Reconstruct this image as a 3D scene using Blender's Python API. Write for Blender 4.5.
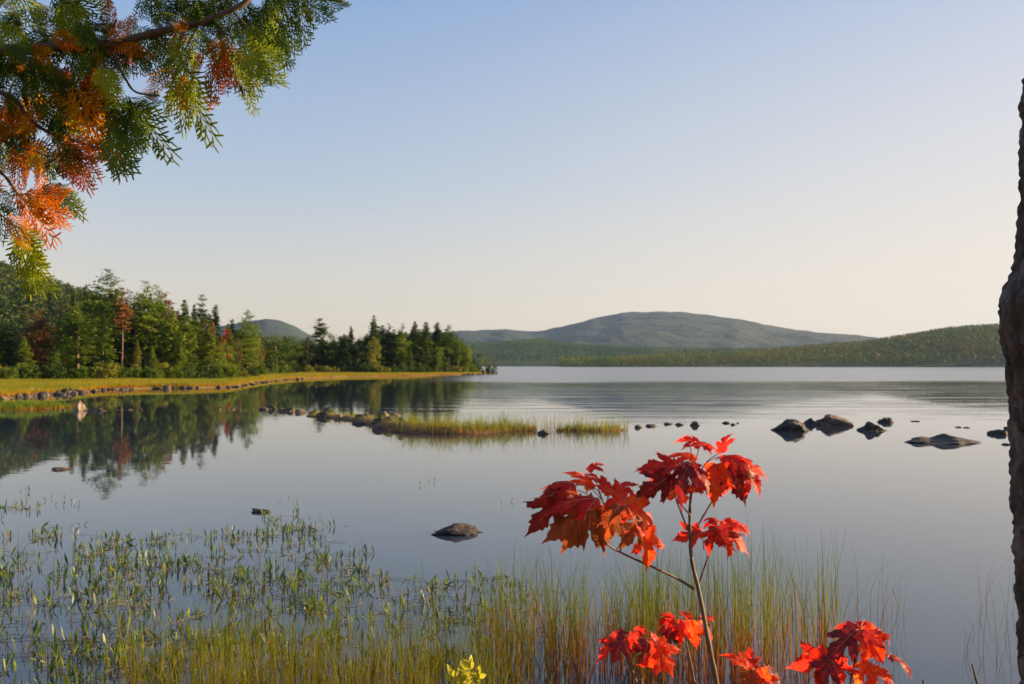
import bpy, math, random
import numpy as np
from mathutils import Vector, Matrix, noise as mn
R = math.radians
scene = bpy.context.scene
for o in list(bpy.data.objects): bpy.data.objects.remove(o)
col = scene.collection

# ---------------------------------------------------------------- camera
EYE = 2.2; FPX = 887.0; PITCH = math.atan(23/FPX)
cam = bpy.data.cameras.new('camera'); camo = bpy.data.objects.new('camera', cam); col.objects.link(camo)
cam.sensor_width = 36; cam.lens = FPX/1024*36
cam.clip_start = 0.05; cam.clip_end = 30000
camo.location = (0, 0, EYE); camo.rotation_euler = (math.pi/2+PITCH, 0, 0)
cam.dof.use_dof = True; cam.dof.focus_distance = 3.2; cam.dof.aperture_fstop = 7.0
scene.camera = camo

# ---------------------------------------------------------------- sky, sun, exposure
SUN_AZ, SUN_EL = 77.0, 11.0        # azimuth clockwise from the view direction (+Y)
w = bpy.data.worlds.new('World'); scene.world = w; w.use_nodes = True
nt = w.node_tree; bg = nt.nodes['Background']
sky = nt.nodes.new('ShaderNodeTexSky'); sky.sky_type = 'NISHITA'; sky.sun_disc = False
sky.sun_elevation = R(SUN_EL); sky.sun_rotation = R(SUN_AZ)
sky.altitude = 80; sky.air_density = 1.0; sky.dust_density = 2.6; sky.ozone_density = 3.0
# thin high veil of evening haze over the clear sky, creamier low down
SKY = 0.066
tint = nt.nodes.new('ShaderNodeMix'); tint.data_type = 'RGBA'; tint.blend_type = 'MULTIPLY'; tint.inputs[0].default_value = 1
tint.inputs[7].default_value = (1.04, .97, 1.02, 1); nt.links.new(sky.outputs[0], tint.inputs[6])
tc = nt.nodes.new('ShaderNodeTexCoord'); sx = nt.nodes.new('ShaderNodeSeparateXYZ'); nt.links.new(tc.outputs['Generated'], sx.inputs[0])
vr = nt.nodes.new('ShaderNodeValToRGB'); nt.links.new(sx.outputs[2], vr.inputs[0]); el = vr.color_ramp.elements
for q in range(3): el.new(.5)
for e_, (p_, c_) in zip(el, ((0, (.35, .27, .165)), (.09, (.285, .24, .185)), (.20, (.188, .207, .222)), (.38, (.098, .15, .238)), (1, (.034, .08, .175)))):
    e_.position = p_; e_.color = (*[x/SKY for x in c_], 1)
veil = nt.nodes.new('ShaderNodeMix'); veil.data_type = 'RGBA'; veil.inputs[0].default_value = .55
nt.links.new(tint.outputs[2], veil.inputs[6]); nt.links.new(vr.outputs[0], veil.inputs[7])
dp = nt.nodes.new('ShaderNodeVectorMath'); dp.operation = 'DOT_PRODUCT'; nt.links.new(tc.outputs['Generated'], dp.inputs[0])
dp.inputs[1].default_value = (math.sin(R(SUN_AZ)), math.cos(R(SUN_AZ)), 0)
mrg = nt.nodes.new('ShaderNodeMapRange'); nt.links.new(dp.outputs['Value'], mrg.inputs[0]); mrg.interpolation_type = 'SMOOTHSTEP'
for q, v_ in ((1, -.15), (2, .85), (3, 0), (4, .85)): mrg.inputs[q].default_value = v_
glow = nt.nodes.new('ShaderNodeMix'); glow.data_type = 'RGBA'; 
hi = nt.nodes.new('ShaderNodeMapRange'); nt.links.new(sx.outputs[2], hi.inputs[0])
for q, v_ in ((1, 0), (2, .5), (3, 1), (4, .15)): hi.inputs[q].default_value = v_
gf = nt.nodes.new('ShaderNodeMath'); gf.operation = 'MULTIPLY'; nt.links.new(mrg.outputs[0], gf.inputs[0]); nt.links.new(hi.outputs[0], gf.inputs[1])
nt.links.new(gf.outputs[0], glow.inputs[0])
nt.links.new(veil.outputs[2], glow.inputs[6]); glow.inputs[7].default_value = (.262/SKY, .226/SKY, .188/SKY, 1)
nt.links.new(glow.outputs[2], bg.inputs[0]); bg.inputs[1].default_value = SKY
sl = bpy.data.lights.new('sun', 'SUN'); so = bpy.data.objects.new('sun', sl); col.objects.link(so)
sl.energy = 5.0; sl.angle = R(0.6); sl.color = (1.0, 0.70, 0.38)
sd = Vector((math.sin(R(SUN_AZ))*math.cos(R(SUN_EL)), math.cos(R(SUN_AZ))*math.cos(R(SUN_EL)), math.sin(R(SUN_EL))))
so.rotation_euler = sd.to_track_quat('Z', 'Y').to_euler(); so.location = sd*50
scene.view_settings.view_transform = 'Standard'; scene.view_settings.look = 'None'
scene.view_settings.exposure = 1.78; scene.view_settings.gamma = 1.0
try:
    scene.cycles.volume_step_rate = 5; scene.cycles.volume_bounces = 0; scene.cycles.max_bounces = 6
    scene.cycles.transparent_max_bounces = 8; scene.cycles.caustics_reflective = False
except Exception: pass

# ---------------------------------------------------------------- helpers
def ray(px, py):
    x = (px-512)/FPX; y = (342-py)/FPX
    c, s = math.cos(PITCH), math.sin(PITCH)
    return Vector((x, c-y*s, s+y*c))
def at(px, py, Y):
    d = ray(px, py); return Vector((0, 0, EYE)) + d*(Y/d.y)
def wat(px, py, z=0.0):
    d = ray(px, py); return Vector((0, 0, EYE)) + d*((z-EYE)/d.z)
def props(o, label=None, cat=None, group=None, kind=None):
    if label: o['label'] = label
    if cat: o['category'] = cat
    if group: o['group'] = group
    if kind: o['kind'] = kind
    return o
def mesh(name, V, F, mats=(), smooth=False, mi=None, attr=None):
    me = bpy.data.meshes.new(name)
    V = np.asarray(V, dtype=np.float32)
    if isinstance(F, np.ndarray):
        n, k = F.shape
        me.vertices.add(len(V)); me.vertices.foreach_set('co', V.ravel())
        me.loops.add(n*k); me.loops.foreach_set('vertex_index', F.ravel().astype(np.int32))
        me.polygons.add(n); me.polygons.foreach_set('loop_start', np.arange(0, n*k, k, dtype=np.int32))
        me.update(calc_edges=True)
    else:
        me.from_pydata(V.tolist(), [], F)
    for m in mats: me.materials.append(m)
    if mi is not None: me.polygons.foreach_set('material_index', np.asarray(mi, dtype=np.int32))
    if smooth: me.polygons.foreach_set('use_smooth', np.ones(len(me.polygons), dtype=bool))
    if attr:
        for k, v in attr.items():
            a = me.attributes.new(k, 'FLOAT', 'POINT'); a.data.foreach_set('value', np.asarray(v, dtype=np.float32))
    me.update(); return me
def obj(name, me, parent=None, loc=None):
    o = bpy.data.objects.new(name, me); col.objects.link(o)
    if parent: o.parent = parent
    if loc is not None: o.location = loc
    return o
def empty(name, loc=(0, 0, 0), rz=0, **k):
    o = bpy.data.objects.new(name, None); col.objects.link(o); o.location = loc; o.rotation_euler = (0, 0, rz)
    o.empty_display_size = 0.1
    return props(o, **k)
def tube(pts, rad, n=8, V=None, F=None, cap=True):
    V = [] if V is None else V; F = [] if F is None else F
    pts = [Vector(p) for p in pts]; b0 = len(V)
    up = None
    for i, p in enumerate(pts):
        t = (pts[min(i+1, len(pts)-1)]-pts[max(i-1, 0)]).normalized()
        if up is None: up = t.orthogonal().normalized()
        up = (up-t*up.dot(t)).normalized(); s = t.cross(up)
        for k in range(n):
            a = 2*math.pi*k/n; V.append(tuple(p+(up*math.cos(a)+s*math.sin(a))*rad[i]))
    for i in range(len(pts)-1):
        for k in range(n):
            a = b0+i*n+k; b = b0+i*n+(k+1) % n
            F.append((a, b, b+n, a+n))
    if cap:
        F.append(tuple(b0+k for k in range(n))[::-1]); e = b0+(len(pts)-1)*n; F.append(tuple(e+k for k in range(n)))
    return V, F
def smoothpath(P, n=4):
    P = [Vector(p) for p in P]; out = []
    for i in range(len(P)-1):
        p0 = P[max(i-1, 0)]; p1 = P[i]; p2 = P[i+1]; p3 = P[min(i+2, len(P)-1)]
        for k in range(n):
            t = k/n
            out.append(0.5*((2*p1)+(p2-p0)*t+(2*p0-5*p1+4*p2-p3)*t*t+(3*p1-p0-3*p2+p3)*t**3))
    out.append(P[-1]); return out

# ---------------------------------------------------------------- materials
def newmat(name):
    m = bpy.data.materials.new(name); m.use_nodes = True; t = m.node_tree
    return m, t, t.nodes['Principled BSDF'], t.nodes['Material Output']
def nd(t, typ, **k):
    n = t.nodes.new(typ)
    for a, b in k.items():
        if a.startswith('_'): n.inputs[a[1:].replace('_', ' ')].default_value = b
        else: setattr(n, a, b)
    return n
def ramp(t, src, stops):
    r = t.nodes.new('ShaderNodeValToRGB'); e = r.color_ramp.elements
    while len(e) < len(stops): e.new(0.5)
    for x, (p, c) in zip(e, stops): x.position = p; x.color = (*c, 1)
    t.links.new(src, r.inputs[0]); return r.outputs[0]
def noise(t, scale, detail=4, rough=0.6, vec=None, sx=None):
    n = nd(t, 'ShaderNodeTexNoise', _Scale=scale, _Detail=detail, _Roughness=rough)
    if vec is None:
        vec = t.nodes.new('ShaderNodeNewGeometry').outputs['Position']
    if sx:
        mp = t.nodes.new('ShaderNodeMapping'); mp.inputs['Scale'].default_value = sx
        t.links.new(vec, mp.inputs[0]); vec = mp.outputs[0]
    t.links.new(vec, n.inputs['Vector']); return n.outputs['Fac']
def math_(t, op, a, b=None, c=None):
    n = t.nodes.new('ShaderNodeMath'); n.operation = op
    for i, x in enumerate((a, b, c)):
        if x is None: continue
        if isinstance(x, (int, float)): n.inputs[i].default_value = x
        else: t.links.new(x, n.inputs[i])
    return n.outputs[0]
def mixc(t, fac, a, b, typ='MIX'):
    n = t.nodes.new('ShaderNodeMix'); n.data_type = 'RGBA'; n.blend_type = typ
    for s, x in ((n.inputs[0], fac), (n.inputs[6], a), (n.inputs[7], b)):
        if isinstance(x, (int, float)): s.default_value = x
        elif isinstance(x, tuple): s.default_value = (*x, 1)
        else: t.links.new(x, s)
    return n.outputs[2]
def leafmat(name, cols, trans=0.3, rough=0.6, nscale=0.5, tmul=1.6, attr=None, spec=0.10, rnd=0.5, pos='world'):
    """foliage: colour picked by noise and by each object's own random number; part of the light goes through"""
    m, t, b, out = newmat(name)
    vec = None
    if pos == 'object':
        vec = t.nodes.new('ShaderNodeTexCoord').outputs['Object']
    f = noise(t, nscale, 3, 0.6, vec)
    f = math_(t, 'MULTIPLY_ADD', math_(t, 'SUBTRACT', f, 0.5), 2.2, 0.5)
    oi = t.nodes.new('ShaderNodeObjectInfo')
    f = math_(t, 'MULTIPLY_ADD', math_(t, 'SUBTRACT', oi.outputs['Random'], 0.5), rnd, f)
    if attr:
        at_ = t.nodes.new('ShaderNodeAttribute'); at_.attribute_name = attr
        f = math_(t, 'MULTIPLY_ADD', f, 0.35, math_(t, 'MULTIPLY', at_.outputs['Fac'], 0.75))
    n = len(cols)
    c = ramp(t, f, [(0.1+0.8*i/(n-1), cc) for i, cc in enumerate(cols)])
    t.links.new(c, b.inputs['Base Color']); b.inputs['Roughness'].default_value = rough
    b.inputs['Specular IOR Level'].default_value = spec
    if trans > 0:
        tr = t.nodes.new('ShaderNodeBsdfTranslucent')
        tc = mixc(t, 1.0, c, (tmul, tmul, tmul), 'MULTIPLY'); t.links.new(tc, tr.inputs[0])
        mx = t.nodes.new('ShaderNodeMixShader'); mx.inputs[0].default_value = trans
        t.links.new(b.outputs[0], mx.inputs[1]); t.links.new(tr.outputs[0], mx.inputs[2]); t.links.new(mx.outputs[0], out.inputs[0])
    return m
def roughmat(name, cols, scale=2.0, rough=0.85, bump=0.4, bscale=12, bdist=0.05, spec=0.3, pos=None, sx=None):
    m, t, b, out = newmat(name)
    vec = t.nodes.new('ShaderNodeTexCoord').outputs['Object'] if pos == 'object' else None
    f = noise(t, scale, 6, 0.65, vec, sx)
    f = math_(t, 'MULTIPLY_ADD', math_(t, 'SUBTRACT', f, 0.5), 2.2, 0.5)
    n = len(cols); c = ramp(t, f, [(0.1+0.8*i/(n-1), cc) for i, cc in enumerate(cols)])
    t.links.new(c, b.inputs['Base Color']); b.inputs['Roughness'].default_value = rough
    b.inputs['Specular IOR Level'].default_value = spec
    if bump:
        bp = nd(t, 'ShaderNodeBump', _Strength=bump, _Distance=bdist)
        t.links.new(noise(t, bscale, 6, 0.7, vec, sx), bp.inputs['Height']); t.links.new(bp.outputs[0], b.inputs['Normal'])
    return m

M = {}
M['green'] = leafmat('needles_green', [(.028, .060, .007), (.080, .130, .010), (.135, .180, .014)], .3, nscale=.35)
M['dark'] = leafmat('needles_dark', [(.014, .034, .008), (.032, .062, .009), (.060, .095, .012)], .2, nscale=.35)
M['yellow'] = leafmat('leaves_yellow_green', [(.070, .100, .012), (.130, .150, .018), (.190, .180, .020)], .3, nscale=.5)
M['brown'] = leafmat('needles_rusty', [(.11, .055, .018), (.20, .090, .026), (.27, .125, .038)], .25, nscale=.5)
M['orange'] = leafmat('leaves_orange', [(.070, .075, .012), (.130, .075, .014), (.170, .065, .016)], .3, nscale=.6)
M['red'] = leafmat('leaves_red', [(.300, .030, .020), (.420, .040, .030)], .3, nscale=.6)
M['far'] = leafmat('far_forest', [(.014, .046, .008), (.032, .080, .009), (.080, .130, .011), (.11, .11, .013)], .1, nscale=.012)
M['fardark'] = leafmat('hill_forest', [(.012, .030, .008), (.022, .048, .010), (.040, .065, .011), (.060, .060, .014)], .1, nscale=.02)
M['trunk'] = roughmat('conifer_bark', [(.08, .055, .04), (.16, .12, .09)], 4, bump=.4)
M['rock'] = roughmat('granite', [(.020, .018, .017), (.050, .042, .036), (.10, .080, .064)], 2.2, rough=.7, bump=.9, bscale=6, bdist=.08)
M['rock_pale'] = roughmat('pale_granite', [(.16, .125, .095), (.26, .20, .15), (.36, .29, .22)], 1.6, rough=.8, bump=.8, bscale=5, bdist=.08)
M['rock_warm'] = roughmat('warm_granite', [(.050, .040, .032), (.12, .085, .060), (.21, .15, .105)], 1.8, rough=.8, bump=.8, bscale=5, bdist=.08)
M['bark'] = roughmat('rugged_bark', [(.035, .024, .020), (.085, .060, .048), (.21, .16, .135)], 14, rough=.9, bump=.9, bscale=55, bdist=.012, sx=(1, 1, .35))
M['twig'] = roughmat('cedar_twig', [(.05, .035, .025), (.12, .08, .055)], 30, bump=0)
M['stem'] = roughmat('maple_stem', [(.07, .045, .035), (.16, .11, .075)], 60, rough=.6, bump=.2, bscale=120, bdist=.002)
M['petiole'] = roughmat('petiole_red', [(.28, .03, .02), (.36, .08, .04)], 40, rough=.5, bump=0)

# ---------------------------------------------------------------- ground sheet, with the near bank and the left shore
shore_px = [(-60, 402), (-20, 399.5), (10, 398), (45, 395.5), (75, 393), (110, 389.5), (150, 388.5), (195, 388), (232, 387), (250, 384),
            (272, 381), (305, 378.4), (350, 376.7), (420, 375.7), (470, 374.8), (488, 374), (501, 373)]
SH = [wat(*p).to_2d() for p in shore_px]
LAND = [Vector((-75, 35)), Vector((-50, 48))] + SH + [Vector((-12, 262)), Vector((-45, 330)), Vector((-60, 480)), Vector((-90, 900)), Vector((-1500, 900)), Vector((-1500, 35))]
LP = np.array([(p.x, p.y) for p in LAND])
def sdist(X, Y):
    """signed distance to the land outline, positive inside"""
    X = np.asarray(X, float); Y = np.asarray(Y, float)
    d = np.full(X.shape, 1e9); ins = np.zeros(X.shape, bool)
    for i in range(len(LP)):
        ax, ay = LP[i]; bx, by = LP[(i+1) % len(LP)]
        ex, ey = bx-ax, by-ay
        tt = np.clip(((X-ax)*ex+(Y-ay)*ey)/(ex*ex+ey*ey), 0, 1)
        d = np.minimum(d, np.hypot(X-ax-tt*ex, Y-ay-tt*ey))
        c = ((ay > Y) != (by > Y)) & (X < (bx-ax)*(Y-ay)/(by-ay+1e-12)+ax)
        ins ^= c
    return np.where(ins, d, -d)
def gz(X, Y):
    s = sdist(X, Y)
    z = np.clip(s*0.35, -1.5, 0.16)+np.clip(s-0.5, 0, 30)*0.022
    bank = 0.62-np.clip(np.asarray(Y)-2.6, 0, 9)*0.27-np.clip(np.abs(np.asarray(X))-30, 0, 99)*0.1
    return np.maximum(z, np.maximum(bank, -1.5))
def gz1(x, y): return float(gz(np.array([x]), np.array([y]))[0])
xs = np.concatenate([[-12000, -6000, -3000, -1500, -900, -600, -420, -300], np.arange(-230, -60, 6), np.arange(-60, 6, 0.8), np.arange(6, 40, 4), [60, 100, 200, 500, 1500, 4000, 12000]])
ys = np.concatenate([[-12000, -3000, -600, -100, -30], np.arange(-10, 12, 0.7), np.arange(12, 40, 4), np.arange(40, 240, 0.9), np.arange(240, 420, 8), [500, 700, 1000, 2000, 5000, 12000]])
GX, GY = np.meshgrid(xs, ys); GZ = gz(GX, GY)
GZ = GZ + np.where(GZ > 0.1, 0.06*np.sin(GX*1.3+GY*.7)*np.sin(GY*.9), 0)
def gridfaces(ny, nx):
    i = np.arange(ny-1)[:, None]*nx+np.arange(nx-1)[None, :]
    return np.stack([i, i+1, i+nx+1, i+nx], -1).reshape(-1, 4)
M['ground'] = roughmat('ground_soil_and_turf', [(.09, .065, .025), (.17, .12, .03), (.22, .17, .035)], .25, bump=.5, bscale=3, bdist=.15)
props(obj('ground', mesh('ground', np.stack([GX, GY, GZ], -1).reshape(-1, 3), gridfaces(len(ys), len(xs)), [M['ground']], True)), kind='structure')

# ---------------------------------------------------------------- water
m, t, b, out = newmat('lake_water')
b.inputs['Base Color'].default_value = (.026, .040, .062, 1); b.inputs['IOR'].default_value = 1.333
b.inputs['Specular IOR Level'].default_value = .5
g = t.nodes.new('ShaderNodeNewGeometry'); sep = t.nodes.new('ShaderNodeSeparateXYZ'); t.links.new(g.outputs['Position'], sep.inputs[0])
wob = noise(t, 1.0, 3, .5, g.outputs['Position'], (.02, .012, 1))
yy = math_(t, 'MULTIPLY_ADD', math_(t, 'SUBTRACT', wob, .5), 45, sep.outputs[1])
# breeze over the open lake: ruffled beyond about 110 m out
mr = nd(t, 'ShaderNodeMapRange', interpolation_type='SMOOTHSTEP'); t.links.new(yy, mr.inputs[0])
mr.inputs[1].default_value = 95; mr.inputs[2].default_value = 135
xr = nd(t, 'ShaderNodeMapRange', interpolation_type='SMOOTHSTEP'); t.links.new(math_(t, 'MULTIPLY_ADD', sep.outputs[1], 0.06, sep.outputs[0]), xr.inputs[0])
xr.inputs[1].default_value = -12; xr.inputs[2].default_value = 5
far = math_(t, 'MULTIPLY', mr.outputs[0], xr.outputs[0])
# light cat's paws, long across the view
str_ = noise(t, 1.0, 4, .6, g.outputs['Position'], (.05, .55, 1))
pat = nd(t, 'ShaderNodeMapRange'); t.links.new(str_, pat.inputs[0]); pat.inputs[1].default_value = .48; pat.inputs[2].default_value = .68
d1 = nd(t, 'ShaderNodeMapRange', interpolation_type='SMOOTHSTEP'); t.links.new(sep.outputs[1], d1.inputs[0]); d1.inputs[1].default_value = 24; d1.inputs[2].default_value = 50
paw = math_(t, 'MULTIPLY', math_(t, 'MULTIPLY', pat.outputs[0], d1.outputs[0]), xr.outputs[0])
rgh = math_(t, 'ADD', math_(t, 'MULTIPLY', far, .2), .004)
rgh = math_(t, 'ADD', rgh, math_(t, 'MULTIPLY', paw, .02)); t.links.new(rgh, b.inputs['Roughness']); t.links.new(math_(t, 'MULTIPLY_ADD', far, .7, 1.45), b.inputs['IOR']); t.links.new(math_(t, 'MULTIPLY_ADD', far, .3, .7), b.inputs['Specular IOR Level'])  # extra sheen put into the ruffled band: reflectivity raised to brighten its reflection
h1 = noise(t, 1.0, 3, .55, g.outputs['Position'], (1.1, 2.6, 1))
h2 = noise(t, 1.0, 2, .5, g.outputs['Position'], (.22, .7, 1))
amp = math_(t, 'ADD', math_(t, 'MULTIPLY', paw, 1.2), math_(t, 'MULTIPLY_ADD', far, .3, .2))
hh = math_(t, 'MULTIPLY', math_(t, 'ADD', h1, math_(t, 'MULTIPLY', h2, 1.6)), amp)
bp = nd(t, 'ShaderNodeBump', _Strength=1.0, _Distance=.0045); t.links.new(hh, bp.inputs['Height']); t.links.new(bp.outputs[0], b.inputs['Normal'])
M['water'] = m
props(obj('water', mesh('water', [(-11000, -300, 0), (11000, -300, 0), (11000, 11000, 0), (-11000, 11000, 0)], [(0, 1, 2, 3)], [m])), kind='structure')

# ---------------------------------------------------------------- hills and mountains
def interp(x, P): return np.interp(x, [p[0] for p in P], [p[1] for p in P])
def ridge(name, prof, Dr, D0, D1, mat, na=420, nr=110, bump=6, bs=.004, seed=0, front=.55):
    """a range whose crest stands Dr away; real depth from D0 (shore) to D1 (back foot)"""
    px = np.linspace(prof[0][0], prof[-1][0], na); top = interp(px, prof)
    tr = np.concatenate([np.linspace(0, front, nr*2//3), np.linspace(front, 1, nr//3+1)[1:]])
    V = []
    for i in range(len(tr)):
        u = tr[i]
        for j in range(na):
            Hc = max(0.5, (365-top[j])/FPX*Dr+EYE)
            r = D0+(Dr-D0)*(u/front) if u <= front else Dr+(D1-Dr)*(u-front)/(1-front)
            s = math.sin(u/front*math.pi/2)**.9 if u <= front else math.cos((u-front)/(1-front)*math.pi/2)
            x = (px[j]-512)/FPX*r
            n_ = mn.fractal(Vector((x*bs+seed, r*bs, 0)), 1.0, 2.0, 5)
            e = min(1, s*3)*(1-abs(s)**6*.75)
            z = Hc*s+n_*bump*e*(1-.8*abs(s)**3)+ (mn.fractal(Vector((x*bs*6+seed, r*bs*6, 3)), 1.0, 2.0, 3)*bump*.22)*min(1, s*4)
            if u == 0 or u == 1: z = -2
            V.append((x, r, z))
    F = gridfaces(len(tr), na)
    o = obj(name, mesh(name, V, F, [mat], True)); props(o, kind='structure')
    return np.array(V).reshape(len(tr), na, 3)
M['mountain'] = roughmat('wooded_mountain', [(.007, .018, .012), (.012, .025, .014), (.020, .038, .018), (.032, .045, .024)], .004, bump=1.0, bscale=.012, bdist=40)
M['hillside'] = roughmat('wooded_hill', [(.012, .034, .008), (.022, .050, .010), (.04, .065, .012)], .01, bump=1.0, bscale=.08, bdist=5)
mtn = [(380, 338), (440, 335), (470, 333.5), (500, 332.5), (531, 333.7), (545, 332.8), (561, 330), (592, 322.5), (623, 317), (653, 314.3), (684, 314.8), (715, 318.4), (746, 323.5), (786, 331.7), (827, 335.8), (858, 338), (881, 341), (930, 345), (1100, 352)]
ridge('mountain', mtn, 4600, 2600, 6500, M['mountain'], bump=42, bs=.0011, seed=4)
ridge('far_ridge', [(350, 345), (420, 335), (460, 331), (490, 333), (505, 331), (530, 336), (560, 350), (640, 362)], 3600, 2900, 4300, M['mountain'], bump=22, bs=.0018, seed=9, na=120)
blue = [(120, 347), (180, 337), (220, 327), (250, 322), (266, 319.5), (280, 321.5), (295, 327), (308, 335), (330, 345), (420, 358)]
ridge('mountain', blue, 3300, 2300, 4300, M['mountain'], bump=20, bs=.0015, seed=12, na=120)
low = [(400, 347), (450, 346), (490, 348), (520, 345), (541, 344), (566, 348), (592, 350.5), (633, 352), (704, 353), (780, 354), (860, 356), (980, 358)]
LOWV = ridge('hill', low, 2300, 1500, 2900, M['hillside'], bump=9, bs=.004, seed=2)
rgt = [(560, 364.3), (640, 362), (704, 359), (756, 356), (807, 351.5), (858, 347.5), (881, 345), (909, 340), (935, 336), (961, 332.5), (986, 331), (1015, 330.5), (1080, 326), (1180, 322), (1300, 329)]
RGTV = ridge('hill', rgt, 1500, 1000, 2000, M['hillside'], bump=5, bs=.006, seed=7)
lft = [(-420, 245), (-250, 252), (-120, 263), (-50, 273), (0, 286), (25, 294), (50, 302), (75, 309), (110, 317), (150, 343), (200, 361), (260, 369)]
LFTV = ridge('hill', lft, 520, 260, 800, M['hillside'], bump=3, bs=.012, seed=15)

rng = np.random.default_rng(5)
def crowns(name, V, n, hmin, hmax, mat, label, cat, near, urange=(0.02, .62), ntri=14, seed=1, sz=.10):
    """woods on a far slope, one mass: every crown a ragged tuft of leaf-clump faces"""
    rg = np.random.default_rng(seed); nr, na, _ = V.shape
    a = rg.random(n)*(na-2); u = (urange[0]+(urange[1]-urange[0])*rg.random(n)**.8)*(nr-2)
    i = u.astype(int); j = a.astype(int); fu = (u-i)[:, None]; fa = (a-j)[:, None]
    P = (V[i, j]*(1-fu)*(1-fa)+V[i+1, j]*fu*(1-fa)+V[i, j+1]*(1-fu)*fa+V[i+1, j+1]*fu*fa)
    P[:, 2] = np.maximum(P[:, 2], 0.3)
    h = hmin+(hmax-hmin)*rg.random(n); con = rg.random(n) < .6
    wd = h*np.where(con, .24, .42)
    tt = rg.random((n, ntri)); tt[:, 0] = 1; ang = rg.random((n, ntri))*2*np.pi
    rr = np.where(con[:, None], 1-tt*.95, np.sqrt(np.clip(1-(tt*1.6-.62)**2, .02, 1)))*wd[:, None]*(.6+.5*rg.random((n, ntri)))
    C = P[:, None, :]+np.stack([np.cos(ang)*rr, np.sin(ang)*rr, tt*h[:, None]*.93+.3], -1)
    s = (h*sz)[:, None, None, None]
    T = C[:, :, None, :]+rg.normal(size=(n, ntri, 3, 3))*s*np.array([1, 1, .8])
    Vv = T.reshape(-1, 3); F = np.arange(len(Vv)).reshape(-1, 3)
    o = obj(name, mesh(name, Vv, F, [mat])); props(o, label, cat, kind='stuff')
crowns('forest', RGTV, 17000, 6, 11, M['far'], 'mixed green autumn woods covering the low hill on the right far shore', 'woods', 1000, (0.01, .66), 32, 1, .07)
crowns('forest', LOWV, 14000, 8, 14, M['far'], 'pale green woods on the low hill below the big mountain', 'woods', 1500, (0.01, .66), 24, 2, .07)
crowns('forest', LFTV, 5200, 6, 11, M['fardark'], 'dark wooded slope rising at the left edge behind the shore trees', 'woods', 260, (0.02, .66), 80, 3, .055)

# ---------------------------------------------------------------- shore trees
def tri_cloud(rg, C, size, flat=.6, k=3):
    C = np.asarray(C); n = len(C); zt = C[:, 2].max()
    size = size*np.clip(.35+.65*(zt-C[:, 2])/(.22*zt), .35, 1)[:, None, None, None]
    T = C[:, None, None, :]+rg.normal(size=(n, k, 1, 3))*size*.7+rg.normal(size=(n, k, 3, 3))*size*np.array([1, 1, flat])
    return T.reshape(-1, 3)
def conifer(seed, H, Rr, z0=.06, step=.46, nb=8, gap=.0, size=.15, top=.95, k=4):
    rg = np.random.default_rng(seed); C = []
    z = z0*H
    bulge = rg.random(8)
    while z < H*.985:
        f = (z-z0*H)/(H-z0*H)
        r = Rr*(1-f)**top*(.7+.5*rg.random())+.07
        for b_ in range(nb):
            if rg.random() < gap: continue
            a = rg.random()*2*math.pi; L = r*(.65+.5*rg.random())*(.85+.3*bulge[int(a/(2*math.pi)*8) % 8])
            slope = -.30+.75*f+rg.normal()*.05; wz = rg.uniform(.05, .22)
            m_ = max(2, int(L/.26))
            for q in range(m_):
                s = (.25+.75*(q+.5)/m_)*L
                for e_ in range(2): C.append((math.cos(a)*s+rg.normal()*wz*(.4+s*.4), math.sin(a)*s+rg.normal()*wz*(.4+s*.4), z+slope*s-.10*s*s/max(L, .5)*(1-f)+rg.normal()*.03))
        z += step*(1-.35*f)*(.7+.6*rg.random())
    C.append((0, 0, H*.97)); C.append((0, 0, H*.99))
    return tri_cloud(rg, C, size, .55, k)
def pine(seed, H, Rr, z0=.3, size=.16):
    rg = np.random.default_rng(seed); C = []; z = z0*H
    while z < H*.98:
        f = (z/H-z0)/(1-z0)
        env = Rr*min(1, .55+1.3*f)*(1-f)**.8
        for b_ in range(rg.integers(4, 8)):
            a = rg.random()*2*math.pi; L = env*(.4+.8*rg.random())+.25
            up = .05+.6*f
            m_ = max(3, int(L/.2))
            for q in range(m_):
                s = (.3+.7*(q+.5)/m_)*L; w_ = .12+.22*s
                for e in range(3):
                    C.append((math.cos(a)*s+rg.normal()*w_, math.sin(a)*s+rg.normal()*w_, z+up*s+.10*s+abs(rg.normal())*.08))
        z += .62*(.6+.7*rg.random())
    for q in range(14): C.append((rg.normal()*.22, rg.normal()*.22, H*(.93+.06*rg.random())))
    return tri_cloud(rg, C, size, .5, 3)
def broad(seed, H, Rr, z0=.15, size=.15, lumps=34):
    rg = np.random.default_rng(seed); C = []
    for i in range(lumps):
        f = rg.random(); a = rg.random()*2*math.pi
        r = Rr*math.sqrt(max(.05, 1-(2*f-.85)**2*.75))*(.35+.55*rg.random())
        c = np.array([math.cos(a)*r, math.sin(a)*r, H*(z0+(1-z0)*(.05+.87*f))]); rad = Rr*(.2+.18*rg.random())
        d = rg.normal(size=(46, 3)); d /= np.linalg.norm(d, axis=1)[:, None]
        C += list(c+d*rad*(.6+.45*rg.random((46, 1)))*np.array([1, 1, .8]))
    return tri_cloud(rg, C, size, .8, 2)
def trunkmesh(seed, H, r0, lean=.15, limbs=6):
    rg = random.Random(seed)
    pts = [Vector((lean*math.sin(i*.7+seed)*i/10, lean*math.cos(i*.9+seed)*i/10, H*.97*i/9-.3*(i == 0))) for i in range(10)]
    V, F = tube(pts, [r0*(1-i/9)+.02 for i in range(10)], 7)
    for i in range(limbs):
        z = H*(.25+.6*rg.random()); a = rg.random()*6.28; L = (1-z/H)*H*.22+.4
        tube([(0, 0, z), (math.cos(a)*L*.6, math.sin(a)*L*.6, z+.05*L), (math.cos(a)*L, math.sin(a)*L, z+.12*L)], [.05, .035, .012], 4, V, F)
    return mesh('trunk', V, F, [M['trunk']])
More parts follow.
